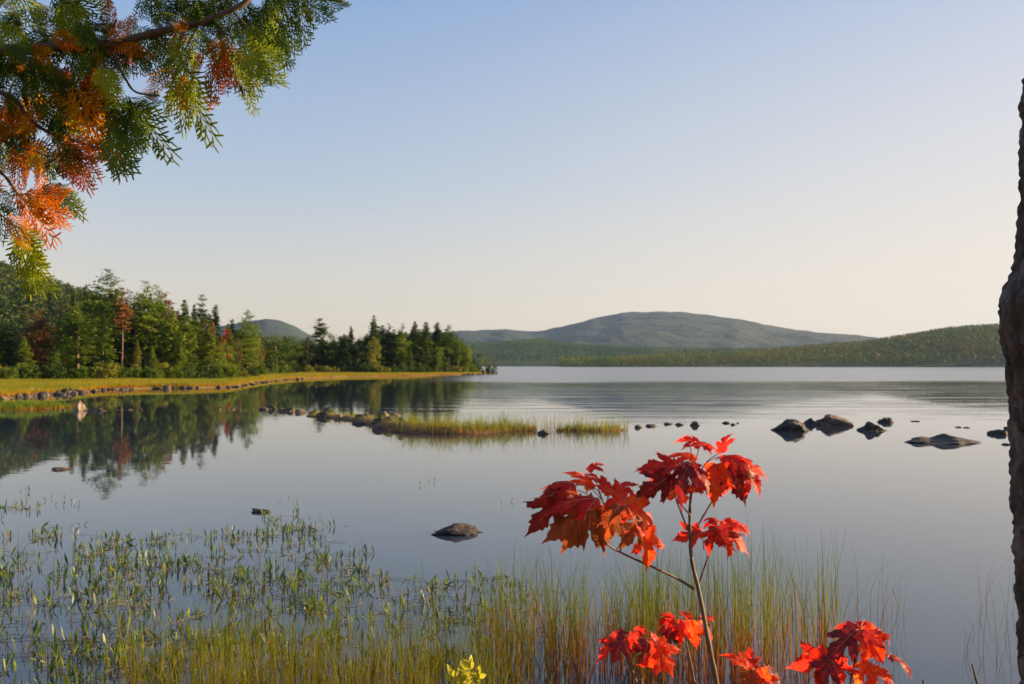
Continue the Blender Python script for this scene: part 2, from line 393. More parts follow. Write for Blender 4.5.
def tarr(T): return np.arange(len(T)).reshape(-1, 3)
PROTO = {}
def add_proto(kind, i, T, tm): PROTO.setdefault(kind, []).append((T, tm))
for i in range(5): add_proto('spruce', i, conifer(10+i, 12, 2.3+.25*(i % 3)), trunkmesh(i, 12, .17))
for i in range(2): add_proto('narrow', i, conifer(30+i, 12, 1.5, step=.38, nb=6, size=.14, k=3), trunkmesh(i+8, 12, .13))
for i in range(4): add_proto('pine', i, pine(50+i, 12, 3.0+.3*i, .22+.07*(i % 3)), trunkmesh(20+i, 12, .22, .3))
for i in range(3): add_proto('sparse', i, pine(70+i, 12, 1.6, .55), trunkmesh(30+i, 12, .15, .3, 10))
for i in range(4): add_proto('broad', i, broad(90+i, 12, 3.2), trunkmesh(40+i, 12, .2, .2))
for i in range(3): add_proto('shrub', i, broad(110+i, 3, 1.7, 0.0, .12, 20), trunkmesh(50+i, 2.4, .05, .2, 3))
CM = {}
def crown_mesh(kind, i, mat):
    key = (kind, i, mat)
    if key not in CM:
        T, tm = PROTO[kind][i]; CM[key] = mesh('crown', T, tarr(T), [M[mat]])
    return CM[key], PROTO[kind][i][1]
rt = random.Random(3)
NAMES = {'spruce': 'spruce_tree', 'narrow': 'spruce_tree', 'pine': 'pine_tree', 'sparse': 'pine_tree', 'broad': 'broadleaf_tree', 'shrub': 'shrub'}
def tree(px, ytop, D, kind, mat, label, rw=1.0, group=None, cat='tree'):
    X = (px-512)/FPX*D; zb = gz1(X, D)-.05
    H = at(px, ytop, D).z-zb
    i = rt.randrange(len(PROTO[kind])); cm, tm = crown_mesh(kind, i, mat)
    base = 3.0 if kind == 'shrub' else 12.0
    e = empty(NAMES[kind], (X, D, zb), rt.random()*6.28, label=label, cat=cat, group=group)
    if kind in ('spruce', 'narrow') and px > 265: rw *= 1.35
    if kind in ('pine', 'spruce', 'narrow') and px < 265: rw *= 1.28
    sxy = rw*(H/base)**.6
    for nm, me in (('crown', cm), ('trunk', tm)):
        c = obj(nm, me, e); c.scale = (sxy, sxy, H/base*1.0)
    return e
SK = [(-140, 292), (-60, 300), (0, 312), (22, 320), (60, 315), (75, 297), (107, 280), (150, 286), (190, 305), (210, 306), (247, 318), (262, 331), (300, 335), (345, 333), (368, 328), (378, 321), (400, 327), (440, 324), (455, 332), (470, 345), (482, 354), (490, 362)]
def treeD(px): return float(np.interp(px, [-140, 0, 120, 235, 262, 300, 360, 430, 490], [92, 96, 104, 118, 158, 186, 192, 202, 226]))
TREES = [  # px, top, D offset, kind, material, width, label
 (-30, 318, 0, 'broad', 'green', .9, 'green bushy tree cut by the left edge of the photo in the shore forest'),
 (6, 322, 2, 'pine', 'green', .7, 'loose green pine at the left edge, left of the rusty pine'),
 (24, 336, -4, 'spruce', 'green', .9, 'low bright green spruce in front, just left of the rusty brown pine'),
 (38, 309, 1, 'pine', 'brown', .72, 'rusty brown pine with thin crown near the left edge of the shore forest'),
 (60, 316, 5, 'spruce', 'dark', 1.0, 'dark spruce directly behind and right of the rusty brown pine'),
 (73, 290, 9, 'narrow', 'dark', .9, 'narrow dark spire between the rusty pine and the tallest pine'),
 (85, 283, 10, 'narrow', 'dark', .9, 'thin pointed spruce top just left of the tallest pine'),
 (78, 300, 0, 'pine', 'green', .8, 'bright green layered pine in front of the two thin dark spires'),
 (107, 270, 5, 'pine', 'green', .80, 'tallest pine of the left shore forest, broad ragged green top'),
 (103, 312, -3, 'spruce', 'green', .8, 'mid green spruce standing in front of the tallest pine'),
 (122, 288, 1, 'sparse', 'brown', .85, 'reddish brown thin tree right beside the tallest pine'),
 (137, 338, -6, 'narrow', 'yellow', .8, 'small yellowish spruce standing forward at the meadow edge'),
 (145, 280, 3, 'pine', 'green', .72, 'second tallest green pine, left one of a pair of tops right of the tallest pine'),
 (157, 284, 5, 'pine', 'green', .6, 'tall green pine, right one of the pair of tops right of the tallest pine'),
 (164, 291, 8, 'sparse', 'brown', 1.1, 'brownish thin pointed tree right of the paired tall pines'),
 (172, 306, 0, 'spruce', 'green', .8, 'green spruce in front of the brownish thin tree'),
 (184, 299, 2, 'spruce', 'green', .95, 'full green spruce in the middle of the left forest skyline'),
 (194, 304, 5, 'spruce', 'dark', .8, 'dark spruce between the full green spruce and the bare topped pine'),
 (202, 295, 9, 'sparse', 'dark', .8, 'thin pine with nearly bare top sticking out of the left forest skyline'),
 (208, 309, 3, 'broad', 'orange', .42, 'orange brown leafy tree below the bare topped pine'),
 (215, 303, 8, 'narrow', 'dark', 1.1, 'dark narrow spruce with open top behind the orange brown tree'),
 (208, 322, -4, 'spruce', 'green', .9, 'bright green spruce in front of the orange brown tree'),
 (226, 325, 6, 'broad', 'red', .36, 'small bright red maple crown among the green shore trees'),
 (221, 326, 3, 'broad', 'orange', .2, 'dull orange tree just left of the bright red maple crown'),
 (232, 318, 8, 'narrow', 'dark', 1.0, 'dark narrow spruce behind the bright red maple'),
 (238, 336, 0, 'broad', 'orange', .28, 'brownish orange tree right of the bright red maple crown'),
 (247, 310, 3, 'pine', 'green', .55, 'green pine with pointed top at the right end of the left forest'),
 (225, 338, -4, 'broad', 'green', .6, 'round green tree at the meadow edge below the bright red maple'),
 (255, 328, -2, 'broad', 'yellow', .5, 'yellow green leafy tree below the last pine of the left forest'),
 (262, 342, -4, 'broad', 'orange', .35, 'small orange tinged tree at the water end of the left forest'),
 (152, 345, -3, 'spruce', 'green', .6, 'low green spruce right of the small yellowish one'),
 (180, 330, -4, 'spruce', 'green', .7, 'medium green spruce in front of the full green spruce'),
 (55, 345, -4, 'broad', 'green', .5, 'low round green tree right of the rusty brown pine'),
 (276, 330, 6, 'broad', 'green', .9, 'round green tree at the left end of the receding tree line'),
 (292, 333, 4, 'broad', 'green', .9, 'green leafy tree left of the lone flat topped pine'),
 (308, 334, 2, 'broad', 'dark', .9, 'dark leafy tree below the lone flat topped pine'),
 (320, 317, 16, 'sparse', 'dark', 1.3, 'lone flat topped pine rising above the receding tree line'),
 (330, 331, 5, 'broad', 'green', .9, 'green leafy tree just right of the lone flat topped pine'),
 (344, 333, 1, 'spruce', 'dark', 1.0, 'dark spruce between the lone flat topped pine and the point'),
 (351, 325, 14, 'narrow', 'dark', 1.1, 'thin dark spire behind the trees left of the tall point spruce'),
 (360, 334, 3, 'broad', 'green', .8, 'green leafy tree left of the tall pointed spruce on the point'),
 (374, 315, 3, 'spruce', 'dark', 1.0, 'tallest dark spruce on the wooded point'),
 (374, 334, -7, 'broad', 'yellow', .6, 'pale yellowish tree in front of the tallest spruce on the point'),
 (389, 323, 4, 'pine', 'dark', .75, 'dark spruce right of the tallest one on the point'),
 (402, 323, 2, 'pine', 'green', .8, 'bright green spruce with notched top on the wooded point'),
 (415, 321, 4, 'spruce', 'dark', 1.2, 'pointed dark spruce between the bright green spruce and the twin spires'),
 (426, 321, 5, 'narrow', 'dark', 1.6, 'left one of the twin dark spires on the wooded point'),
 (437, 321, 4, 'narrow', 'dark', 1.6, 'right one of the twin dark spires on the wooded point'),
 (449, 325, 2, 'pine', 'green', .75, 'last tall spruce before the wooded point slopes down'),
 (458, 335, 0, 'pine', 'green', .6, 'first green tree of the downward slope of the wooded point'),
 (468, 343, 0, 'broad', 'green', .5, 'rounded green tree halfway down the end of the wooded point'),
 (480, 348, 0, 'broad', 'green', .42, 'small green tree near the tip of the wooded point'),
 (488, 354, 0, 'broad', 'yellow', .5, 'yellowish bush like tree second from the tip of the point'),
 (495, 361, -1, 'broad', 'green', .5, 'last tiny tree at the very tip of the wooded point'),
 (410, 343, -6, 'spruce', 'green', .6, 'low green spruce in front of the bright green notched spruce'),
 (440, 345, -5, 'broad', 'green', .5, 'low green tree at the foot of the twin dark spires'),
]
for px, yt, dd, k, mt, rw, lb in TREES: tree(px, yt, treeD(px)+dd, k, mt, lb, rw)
# trees standing back inside the wood: only bits of them show between the front ones
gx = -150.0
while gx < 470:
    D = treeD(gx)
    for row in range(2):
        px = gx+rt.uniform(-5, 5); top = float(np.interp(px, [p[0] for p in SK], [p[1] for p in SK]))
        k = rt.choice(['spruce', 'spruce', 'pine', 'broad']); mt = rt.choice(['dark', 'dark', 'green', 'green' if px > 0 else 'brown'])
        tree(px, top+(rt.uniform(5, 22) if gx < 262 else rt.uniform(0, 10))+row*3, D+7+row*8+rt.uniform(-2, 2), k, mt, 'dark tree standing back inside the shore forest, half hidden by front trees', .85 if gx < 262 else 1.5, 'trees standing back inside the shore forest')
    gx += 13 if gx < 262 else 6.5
gx = -30.0
while gx < 498:      # low growth along the forest edge
    px = gx; D = treeD(px)-8.0-rt.random()*2
    base = 365+(EYE-.6)/D*FPX
    tree(px, base-rt.uniform(9, 19)*110/D, D, 'shrub', rt.choice(['green', 'green', 'dark', 'yellow']), 'low green shrub at the foot of the shore trees beside the meadow', rt.uniform(.75, 1.1), 'shrubs along the forest edge', 'shrub')
    gx += rt.uniform(8, 13) if gx < 262 else rt.uniform(7, 10)

# ---------------------------------------------------------------- grass blades
def blades(rg, P, h, wdt, lean=.25, seg=3, bend=.3):
    """thin tapering blades rooted at P; t runs 0 at the root to 1 at the tip"""
    n = len(P); ang = rg.random(n)*2*np.pi; ld = rg.random(n)*2*np.pi
    l = rg.normal(size=n)*lean; bd = np.abs(rg.normal(size=n))*bend
    side = np.stack([np.cos(ang), np.sin(ang)*.5, np.zeros(n)], 1)
    ldir = np.stack([np.cos(ld), np.sin(ld), np.zeros(n)], 1)
    rows = []
    for s in range(seg+1):
        u = s/seg
        c = P+ldir*((l*u+bd*u*u)*h)[:, None]; c = c.copy(); c[:, 2] += h*u*(1-.25*bd*u)
        ww = (wdt*(1-u*.85)*.5)[:, None] if s < seg else (wdt*.06)[:, None]
        rows += [c-side*ww, c+side*ww]
    V = np.stack(rows, 1).reshape(-1, 3); k = 2*(seg+1); b0 = np.arange(n)[:, None]*k
    F = np.concatenate([b0+np.array([2*s, 2*s+1, 2*s+3, 2*s+2]) for s in range(seg)], 0)
    t_ = np.tile(np.repeat(np.arange(seg+1)/seg, 2), n)
    return V, F, t_
M['meadow'] = leafmat('meadow_grass', [(.28, .11, .014), (.36, .21, .018), (.33, .26, .022), (.18, .20, .018)], .3, nscale=.12, attr='t', rnd=0)
rg = np.random.default_rng(21)
N = 240000
u = rg.random(N); px = -40+540*u; sy = np.interp(px, [p[0] for p in shore_px], [p[1] for p in shore_px])
# depth: from the shoreline back to the trees
Ds = 1951/(sy-365); Dt = np.interp(px, [-140, 0, 120, 235, 262, 300, 360, 430, 490], [92, 96, 104, 118, 158, 186, 192, 202, 226])-3
Dd = Ds+(Dt-Ds)*rg.random(N)**1.3
X = (px-512)/FPX*Dd; sdv = sdist(X, Dd); ok = sdv > .35
P = np.stack([X, Dd, gz(X, Dd)-.02], 1)[ok]
V, F, t_ = blades(rg, P, .22+.3*rg.random(len(P)), np.full(len(P), .05), .35, 2)
props(obj('meadow_grass', mesh('meadow_grass', V, F, [M['meadow']], attr={'t': t_})), 'golden marsh grass meadow between the rocky shoreline and the left forest', 'grass', kind='stuff')

# grassy spit in front of the left shore, and the strip islet in the middle: low soil mounds with grass on them
M['peat'] = roughmat('peat', [(.05, .03, .02), (.13, .065, .03), (.18, .10, .04)], 2.0, bump=.6, bscale=8, bdist=.05)
M['marsh'] = leafmat('marsh_grass', [(.26, .11, .025), (.22, .17, .020), (.15, .20, .020), (.11, .19, .022)], .3, nscale=.5, attr='t', rnd=0)
M['sedge'] = leafmat('sedge', [(.30, .10, .020), (.28, .18, .022), (.22, .23, .024), (.14, .20, .022)], .35, nscale=.9, attr='t', rnd=0)
def mound(name, path, widths, hts, mat, kind='structure', seed=0):
    """low irregular ridge of soil standing out of the water along a path"""
    n = len(path); V = []; q = 9
    for i, p in enumerate(path):
        tdir = (path[min(i+1, n-1)]-path[max(i-1, 0)]).normalized(); nrm = Vector((-tdir.y, tdir.x, 0))
        for k in range(q+1):
            a = math.pi*k/q; rr = 1+.22*mn.noise(Vector((p.x*1.3+seed, p.y*1.3, a*1.5)))
            V.append(p+nrm*math.cos(a)*widths[i]*rr+Vector((0, 0, math.sin(a)*hts[i]*rr-.05)))
    return props(obj(name, mesh(name, V, gridfaces(n, q+1), [mat], True)), kind=kind)
def pathpx(P, n=40):
    pts = [wat(*p) for p in P]; pts = smoothpath(pts, max(2, n//(len(P)-1))); return pts
sp = pathpx([(-40, 409), (0, 409), (25, 408.5), (44, 409)], 30); nS = len(sp)
mound('spit', sp, [1.4*(1-(i/(nS-1))**4*.85) for i in range(nS)], [.16*(1-(i/(nS-1))**3*.8) for i in range(nS)], M['peat'])
def sow(rg, path, widths, n, hlo, hhi, mask=None):
    L = len(path); i = rg.random(n)*(L-1.001); j = i.astype(int); f = (i-j)[:, None]
    A = np.array([tuple(p) for p in path]); W = np.array(widths)
    P = A[j]*(1-f)+A[j+1]*f; off = rg.normal(size=n)*.5*W[j]
    d = A[j+1]-A[j]; d /= np.linalg.norm(d, axis=1)[:, None]
    P = P+np.stack([-d[:, 1]*off, d[:, 0]*off, np.zeros(n)], 1); P[:, 2] = -.02
    cl = np.array([mn.noise(Vector((p[0]*2.2, p[1]*2.2, 0))) for p in P])
    return P, (hlo+(hhi-hlo)*rg.random(n)**2.2)*(1+.9*cl)
P, h = sow(rg, sp, [1.6]*nS, 9000, .25, .45)
V, F, t_ = blades(rg, P, h, np.full(len(P), .03), .3, 3)
props(obj('spit_grass', mesh('spit_grass', V, F, [M['marsh']], attr={'t': t_})), 'green marsh grass with reddish base on the small spit at the left edge', 'grass', kind='stuff')
ip = pathpx([(312, 416), (345, 418), (375, 423), (400, 428), (430, 431.5), (470, 432.5), (505, 431), (536, 430.5)], 56); nI = len(ip)
iw = [float(np.interp(i/(nI-1), [0, .2, .4, .55, .75, 1], [.35, .5, .7, .9, .45, .15])) for i in range(nI)]
ih = [float(np.interp(i/(nI-1), [0, .3, .5, .7, 1], [.12, .22, .3, .2, .05])) for i in range(nI)]
mound('islet', ip, iw, ih, M['peat'], seed=3)
P, h = sow(rg, ip, iw, 12000, .14, .66)
fx = np.interp(P[:, 0]/P[:, 1]*FPX+512, [300, 330, 370, 395, 412, 450, 500, 540], [.1, .45, .35, .6, 1, .95, .75, .5])
keep = rg.random(len(P)) < fx**1.2; P = P[keep]; h = h[keep]*(.3+.6*fx[keep]); P[:, 2] = .02
V, F, t_ = blades(rg, P, h, np.full(len(P), .016), .3, 3)
V2, F2, t2 = blades(rg, *(lambda p: (p, .5+.45*rg.random(len(p))))(P[rg.random(len(P)) < .12]), np.full(int(1e6), .012)[:0] if False else .012, .22, 3) if False else (np.zeros((0, 3)), np.zeros((0, 4), int), np.zeros(0))
props(obj('islet_grass', mesh('islet_grass', V, F, [M['sedge']], attr={'t': t_})), 'orange and green sedge on the long rocky islet in mid water', 'grass', kind='stuff')
jp = pathpx([(556, 431), (580, 430.5), (605, 431), (624, 430)], 24); nJ = len(jp)
jw = [.28*math.sin(math.pi*(i+.6)/(nJ+.2)) for i in range(nJ)]
mound('islet', jp, jw, [.12*x/.28 for x in jw], M['peat'], seed=5)
P, h = sow(rg, jp, [x*1.1 for x in jw], 2600, .10, .42); P[:, 2] = .0
qx = P[:, 0]/P[:, 1]*FPX+512; keep = rg.random(len(P)) < np.interp(qx, [556, 568, 590, 597, 612, 624], [.1, .9, 1, .5, .8, .05]); P = P[keep]; h = h[keep]*np.interp(qx[keep], [556, 572, 608, 624], [.4, 1, 1, .4])
V, F, t_ = blades(rg, P, h, np.full(len(P), .015), .35, 3)
props(obj('islet_grass', mesh('islet_grass', V, F, [M['sedge']], attr={'t': t_})), 'short green tufts on the separate small islet right of the long one', 'grass', kind='stuff')
# thin emergent reeds standing in water round both islets
n = 900; px = rg.uniform(395, 628, n); py = np.interp(px, [395, 440, 536, 628], [430, 431, 431, 431])+rg.normal(size=n)*1.3
P = np.array([tuple(wat(a, c)) for a, c in zip(px, py)]); P[:, 2] = -.03
V, F, t_ = blades(rg, P, .35+.45*rg.random(n), np.full(n, .012), .12, 3, .15)
M['reedfar'] = leafmat('mid_reeds', [(.22, .15, .05), (.22, .22, .05), (.20, .24, .06)], .3, nscale=1, attr='t', rnd=0)
props(obj('reeds', mesh('reeds', V, F, [M['reedfar']], attr={'t': t_})), 'sparse thin pale reeds standing in the water round the islets', 'reeds', kind='stuff')

# ---------------------------------------------------------------- rocks
def rockmesh(seed, mat, cuts=7, rough=.30, sub=4):
    import bmesh
    rg_ = random.Random(seed); bm = bmesh.new(); bmesh.ops.create_icosphere(bm, subdivisions=sub, radius=1)
    planes = []
    for i in range(cuts):
        a = rg_.random()*6.28; z = rg_.uniform(-.1, .95); r_ = math.sqrt(max(0, 1-z*z))
        planes.append((Vector((math.cos(a)*r_, math.sin(a)*r_, z)), rg_.uniform(.52, .8)))
    for v in bm.verts:
        p = v.co.copy()
        for n_, d in planes:
            k = p.dot(n_)-d
            if k > 0: p -= n_*k*.98
        f = 1+rough*mn.fractal(p*1.6+Vector((seed*7.1, 0, 0)), 1, 2, 4)+.05*mn.noise(p*7+Vector((seed, 3, 1)))
        v.co = p*f
    me = bpy.data.meshes.new('rock'); bm.to_mesh(me); bm.free(); me.materials.append(mat)
    X = np.zeros(len(me.vertices)*3); me.vertices.foreach_get('co', X); X = X.reshape(-1, 3)
    c = (X.max(0)+X.min(0))/2; e = (X.max(0)-X.min(0))/2; X[:, :2] = (X[:, :2]-c[:2])/e[:2]; X[:, 2] = X[:, 2]/X[:, 2].max()
    me.vertices.foreach_set('co', X.ravel()); me.update()
    return me
rs = [100]
def rock(x0, x1, yt, yw, label, mat='rock', group=None, me=None, z0=0.0, dep=.7, skew=0, peak=None, cuts=7):
    rs[0] += 1
    c = wat((x0+x1)/2, yw, z0); wd = (x1-x0)/FPX*c.y; ht = (yw-yt)/FPX*c.y*(.85 if 255 < x0 < 400 else 1)
    if me is None:
        me = rockmesh(rs[0], M[mat], cuts)
        if peak is not None:   # shift the summit sideways, thin toward the other end
            for v in me.vertices:
                s = (v.co.x+1)/2; k = float(np.interp(s, [p[0] for p in peak], [p[1] for p in peak]))
                if v.co.z > 0: v.co.z *= k
    o = obj('rock', me); dp = wd*dep
    o.scale = (wd/2, dp/2, ht); o.location = (c.x+0, c.y+dp*.35, z0-.01)
    return props(o, label, 'rock', group)
rock(776, 813, 419, 431.5, 'dark pointed rock, leftmost of the rock group on the right', cuts=5, peak=[(0, .25), (.35, .95), (.6, 1), (.85, .75), (1, .3)])
rock(804, 823, 418, 425, 'small dark rock half behind, between the pointed rock and the golden lit rock')
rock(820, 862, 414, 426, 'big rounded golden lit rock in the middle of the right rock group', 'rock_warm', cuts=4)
rock(861, 893, 420, 431, 'dark rock with a tall left end tapering right, beside the golden lit rock', cuts=6, peak=[(0, .6), (.2, 1), (.45, .75), (1, .15)])
rock(878, 897, 417, 422.5, 'small dark rock behind the tapering rock in the right group')
rock(911, 998, 434, 444, 'large low slab with two humps near the right tree trunk', cuts=3, dep=.55, peak=[(0, .2), (.2, .75), (.38, .5), (.55, 1), (.75, .7), (1, .1)])
rock(990, 1014, 429, 434.5, 'blocky dark rock right beside the trunk at the right edge')
rock(1004, 1018, 426, 430, 'small block on the far side of the blocky rock beside the trunk')
rock(1002, 1013, 443, 445, 'tiny flat stone beside the trunk, right of the large low slab')
rock(911, 924, 420.4, 421.6, 'thin flat stone barely above water, far behind the large slab')
rock(955, 964, 426.2, 427.6, 'left one of two tiny stones behind the large slab')
rock(963, 972, 426.6, 428, 'right one of two tiny stones behind the large slab')
rock(632, 646, 424.5, 428, 'grey flat rock nearest the grassy islets in the chain of stones', 'rock')
rock(645, 661, 424, 426.6, 'long low rock, second from the grassy islets in the stone chain')
rock(664, 675, 422.3, 424.5, 'low rock in the middle of the stone chain above the maple')
rock(673, 685, 422.6, 425.2, 'low rock just left of the pointed one in the stone chain')
rock(690, 700.5, 421, 426, 'pointed dark rock at the end of the stone chain, above the maple top', cuts=4)
rock(722, 731, 421, 423.4, 'small stone, left one of three beyond the pointed rock')
rock(730, 736, 423, 425, 'tiny stone, nearest one of three beyond the pointed rock')
rock(736, 740, 421.8, 423.5, 'tiny stone, right one of three beyond the pointed rock')
rock(537, 551, 429.3, 434.2, 'black rock at the gap between the two grassy islets')
rock(422, 486, 524, 535, 'long brown rock alone in open water with an orange lit right end', 'rock', cuts=3, dep=.5, peak=[(0, .1), (.15, .6), (.35, .85), (.55, 1), (.85, .8), (1, .4)])
rock(248, 273, 508.5, 512.5, 'small flat dark stone in the water above the pond plants', dep=.5)
rock(49, 70, 467, 470, 'small reddish flat stone in the tree reflection at left', 'rock_warm', dep=.5)
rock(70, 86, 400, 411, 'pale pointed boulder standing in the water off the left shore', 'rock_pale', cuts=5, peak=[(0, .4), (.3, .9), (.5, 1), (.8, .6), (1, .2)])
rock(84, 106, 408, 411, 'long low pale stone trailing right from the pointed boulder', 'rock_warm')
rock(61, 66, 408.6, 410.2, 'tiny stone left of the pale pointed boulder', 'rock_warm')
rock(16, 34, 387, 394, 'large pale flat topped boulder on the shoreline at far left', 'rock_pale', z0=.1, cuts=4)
for i, x in enumerate((117, 127, 138, 217, 228, 238)):
    rock(x, x+rt.uniform(4, 8), 408.2, 410, 'low stone in the thin row lying in the dark tree reflection', 'rock_warm', 'stones in the dark reflection')
ISL = [(256, 266, 406.5, 410, 'flat dark rock at the left tip of the long rocky islet'), (266, 275, 403.5, 409.5, 'reddish rock with pointed top second from the left tip of the islet'),
 (278, 286, 407, 411.5, 'rock left of the pale faced one in the chain leading to the islet'), (285, 294, 406.5, 411.5, 'pale faced rock in the chain leading to the islet'), (294.5, 304, 408, 412.8, 'dark round rock right of the pale faced one'),
 (309, 319, 408, 413.5, 'warm brown rock just left of the wide flat slab of the islet'), (315, 333, 410, 417.5, 'wide flat grey slab in the left half of the islet'), (321, 331, 406, 411.5, 'rock standing behind the wide flat slab'),
 (332, 347, 413, 419, 'low brown rock between the wide slab and the upright one'), (346, 355, 411, 416.5, 'small rock behind, left of the upright rock'), (353, 363.5, 412.5, 421, 'upright dark rock left of the biggest islet rock'),
 (352, 364, 421, 424.5, 'thin flat stone in front of the upright dark rock'), (369, 397, 414.5, 427, 'biggest dark rock of the islet at the left end of its grass'), (374, 389, 410, 417, 'warm topped rock behind the biggest islet rock'),
 (388, 400, 411.5, 418.5, 'brown rock behind and right of the biggest islet rock'), (397, 409, 414, 429, 'dark rock where the islet grass begins'), (361, 373, 412, 418, 'brown rock between the upright rock and the warm topped one')]
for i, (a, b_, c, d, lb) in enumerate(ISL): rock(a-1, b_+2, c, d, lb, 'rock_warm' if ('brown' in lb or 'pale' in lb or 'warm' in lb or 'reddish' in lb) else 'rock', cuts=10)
SR = [rockmesh(300+i, M[('rock', 'rock', 'rock_warm', 'rock', 'rock_warm')[i % 5]], 6, sub=3) for i in range(8)]
def shore_row(xa, xb, dens, lo, hi, label, group, off=0):
    x = xa
    while x < xb:
        yw = float(np.interp(x, [p[0] for p in shore_px], [p[1] for p in shore_px]))+off+rt.uniform(-.9, .8)
        wd = rt.uniform(lo, hi); o = rock(x, x+wd*1.15, yw-wd*rt.uniform(.28, .55), yw, label, group=group, me=rt.choice(SR)); o.rotation_euler.z = rt.uniform(-.5, .5)+rt.choice((0, math.pi))
        x += wd*dens*rt.uniform(.6, 1.2)
shore_row(-30, 72, .45, 6, 12, 'dark boulder in the rocky line at the far left shoreline', 'boulders at the far left shoreline')
shore_row(-30, 60, .8, 3, 7, 'dark boulder in the rocky line at the far left shoreline', 'boulders at the far left shoreline', -1.8)
shore_row(72, 138, .9, 3, 7, 'small dark stone at the foot of the meadow, left of the rock heap', 'stones below the meadow')
shore_row(139, 194, .36, 5, 9.5, 'stone of the long rock heap at the middle of the left shore', 'stones of the long rock heap')
shore_row(141, 190, .5, 4, 8, 'stone of the long rock heap at the middle of the left shore', 'stones of the long rock heap', -2.2)
shore_row(208, 264, .55, 3, 6, 'stone of the rubble line at the right end of the left shore', 'stones of the right rubble line')
shore_row(225, 262, .7, 3, 6, 'stone of the rubble line at the right end of the left shore', 'stones of the right rubble line', -1.6)
shore_row(264, 300, .9, 2.5, 5, 'small stone along the low grass behind the cove', 'small stones behind the cove')
shore_row(462, 498, .8, 2.5, 5, 'small pale stone at the tip of the wooded point', 'stones at the tip of the point')

# ---------------------------------------------------------------- reeds and pond plants in the foreground water
M['reed'] = leafmat('reeds_green', [(.22, .035, .012), (.20, .085, .015), (.14, .16, .018), (.085, .145, .022)], .3, nscale=2.5, attr='t', rnd=0, rough=.5)
M['reedgold'] = leafmat('reeds_gold', [(.18, .05, .010), (.22, .13, .012), (.18, .18, .012), (.11, .15, .012)], .3, nscale=2, attr='t', rnd=0, rough=.5)
def scatter_px(rg, n, fx):
    """n points on the water under the pixel region given by fx(rg, n) -> px, py"""
    a, b_ = fx(rg, n); P = np.array([tuple(wat(x, y)) for x, y in zip(a, b_)]); P[:, 2] = -.04; return P
rg = np.random.default_rng(77)
# right bed: dense, tops near y 545
n = 2100; px = np.concatenate([rg.normal(655, 85, n*2//3), rg.uniform(480, 845, n-n*2//3)]); px = px[(px > 470) & (px < 850)]; n = len(px)
cl = np.array([mn.noise(Vector((x*.035, 3.3, 0))) for x in px])
cl2 = np.array([mn.noise(Vector((x*.09, 7.3, 0))) for x in px]); keep = rg.random(n) < .75+1.1*cl2; px = px[keep]; cl = cl[keep]; n = len(px)
py = 618+rg.random(n)*78+cl*16
top = np.interp(px, [470, 520, 600, 700, 790, 850], [565, 552, 556, 545, 535, 555])+rg.normal(size=n)*13-cl*22
P = np.array([tuple(wat(x, y)) for x, y in zip(px, py)]); h = np.clip((py-top)/FPX*P[:, 1], .15, 1.1)*(.55+.5*rg.random(n)); P[:, 2] = -.04
V, F, t_ = blades(rg, P, h+.04, .0045+.0055*rg.random(n), .12, 5, .14)
props(obj('reeds', mesh('reeds', V, F, [M['reed']], attr={'t': t_})), 'dense bed of green reeds with red bases behind the red maple', 'reeds', kind='stuff')
# near left bed, golden green, roots below the frame
n = 2200; px = np.concatenate([rg.uniform(120, 500, 1450), rg.uniform(-60, 560, 750)]); py = rg.uniform(655, 760, n)
cl = np.array([mn.noise(Vector((x*.03, 9.3, y*.03))) for x, y in zip(px, py)])
top = np.interp(px, [-60, 60, 140, 220, 330, 430, 500, 560], [690, 680, 640, 615, 605, 610, 620, 650])+rg.normal(size=n)*26-cl*55
P = np.array([tuple(wat(x, y)) for x, y in zip(px, py)]); h = np.clip((py-top)/FPX*P[:, 1], .12, .9)*(.7+.4*rg.random(n)); P[:, 2] = -.03
V, F, t_ = blades(rg, P, h, .003+.0035*rg.random(n), .14, 5, .2)
props(obj('reeds', mesh('reeds', V, F, [M['reedgold']], attr={'t': t_})), 'golden green reeds along the bottom edge left of the maple', 'reeds', kind='stuff')
# thin scattered stems on the right
M['reedpale'] = leafmat('reeds_pale', [(.16, .09, .04), (.16, .14, .06), (.13, .15, .07)], .25, nscale=2, attr='t', rnd=0, rough=.5)
n = 120; px = np.concatenate([rg.uniform(830, 905, 60), rg.uniform(965, 1030, 34), rg.uniform(540, 840, 26)]); py = rg.uniform(600, 670, n)
P = np.array([tuple(wat(x, y)) for x, y in zip(px, py)]); P[:, 2] = -.04
V, F, t_ = blades(rg, P, .35+.5*rg.random(n), .003+.002*rg.random(n), .14, 6, .35)
props(obj('reeds', mesh('reeds', V, F, [M['reedpale']], attr={'t': t_})), 'few thin pale reeds in open water at the lower right', 'reeds', kind='stuff')
n = 950; px = rg.uniform(-40, 540, n); py = np.interp(px, [-40, 100, 300, 400, 540], [540, 560, 545, 590, 575])+rg.random(n)*120
P = np.array([tuple(wat(x, y)) for x, y in zip(px, py)]); P[:, 2] = -.03
V, F, t_ = blades(rg, P, .10+.34*rg.random(n)**1.6, .004+.004*rg.random(n), .3, 5, .45)
props(obj('reeds', mesh('reeds', V, F, [M['reed']], attr={'t': t_})), 'thin leaning green stems scattered among the pondweed at lower left', 'reeds', kind='stuff')
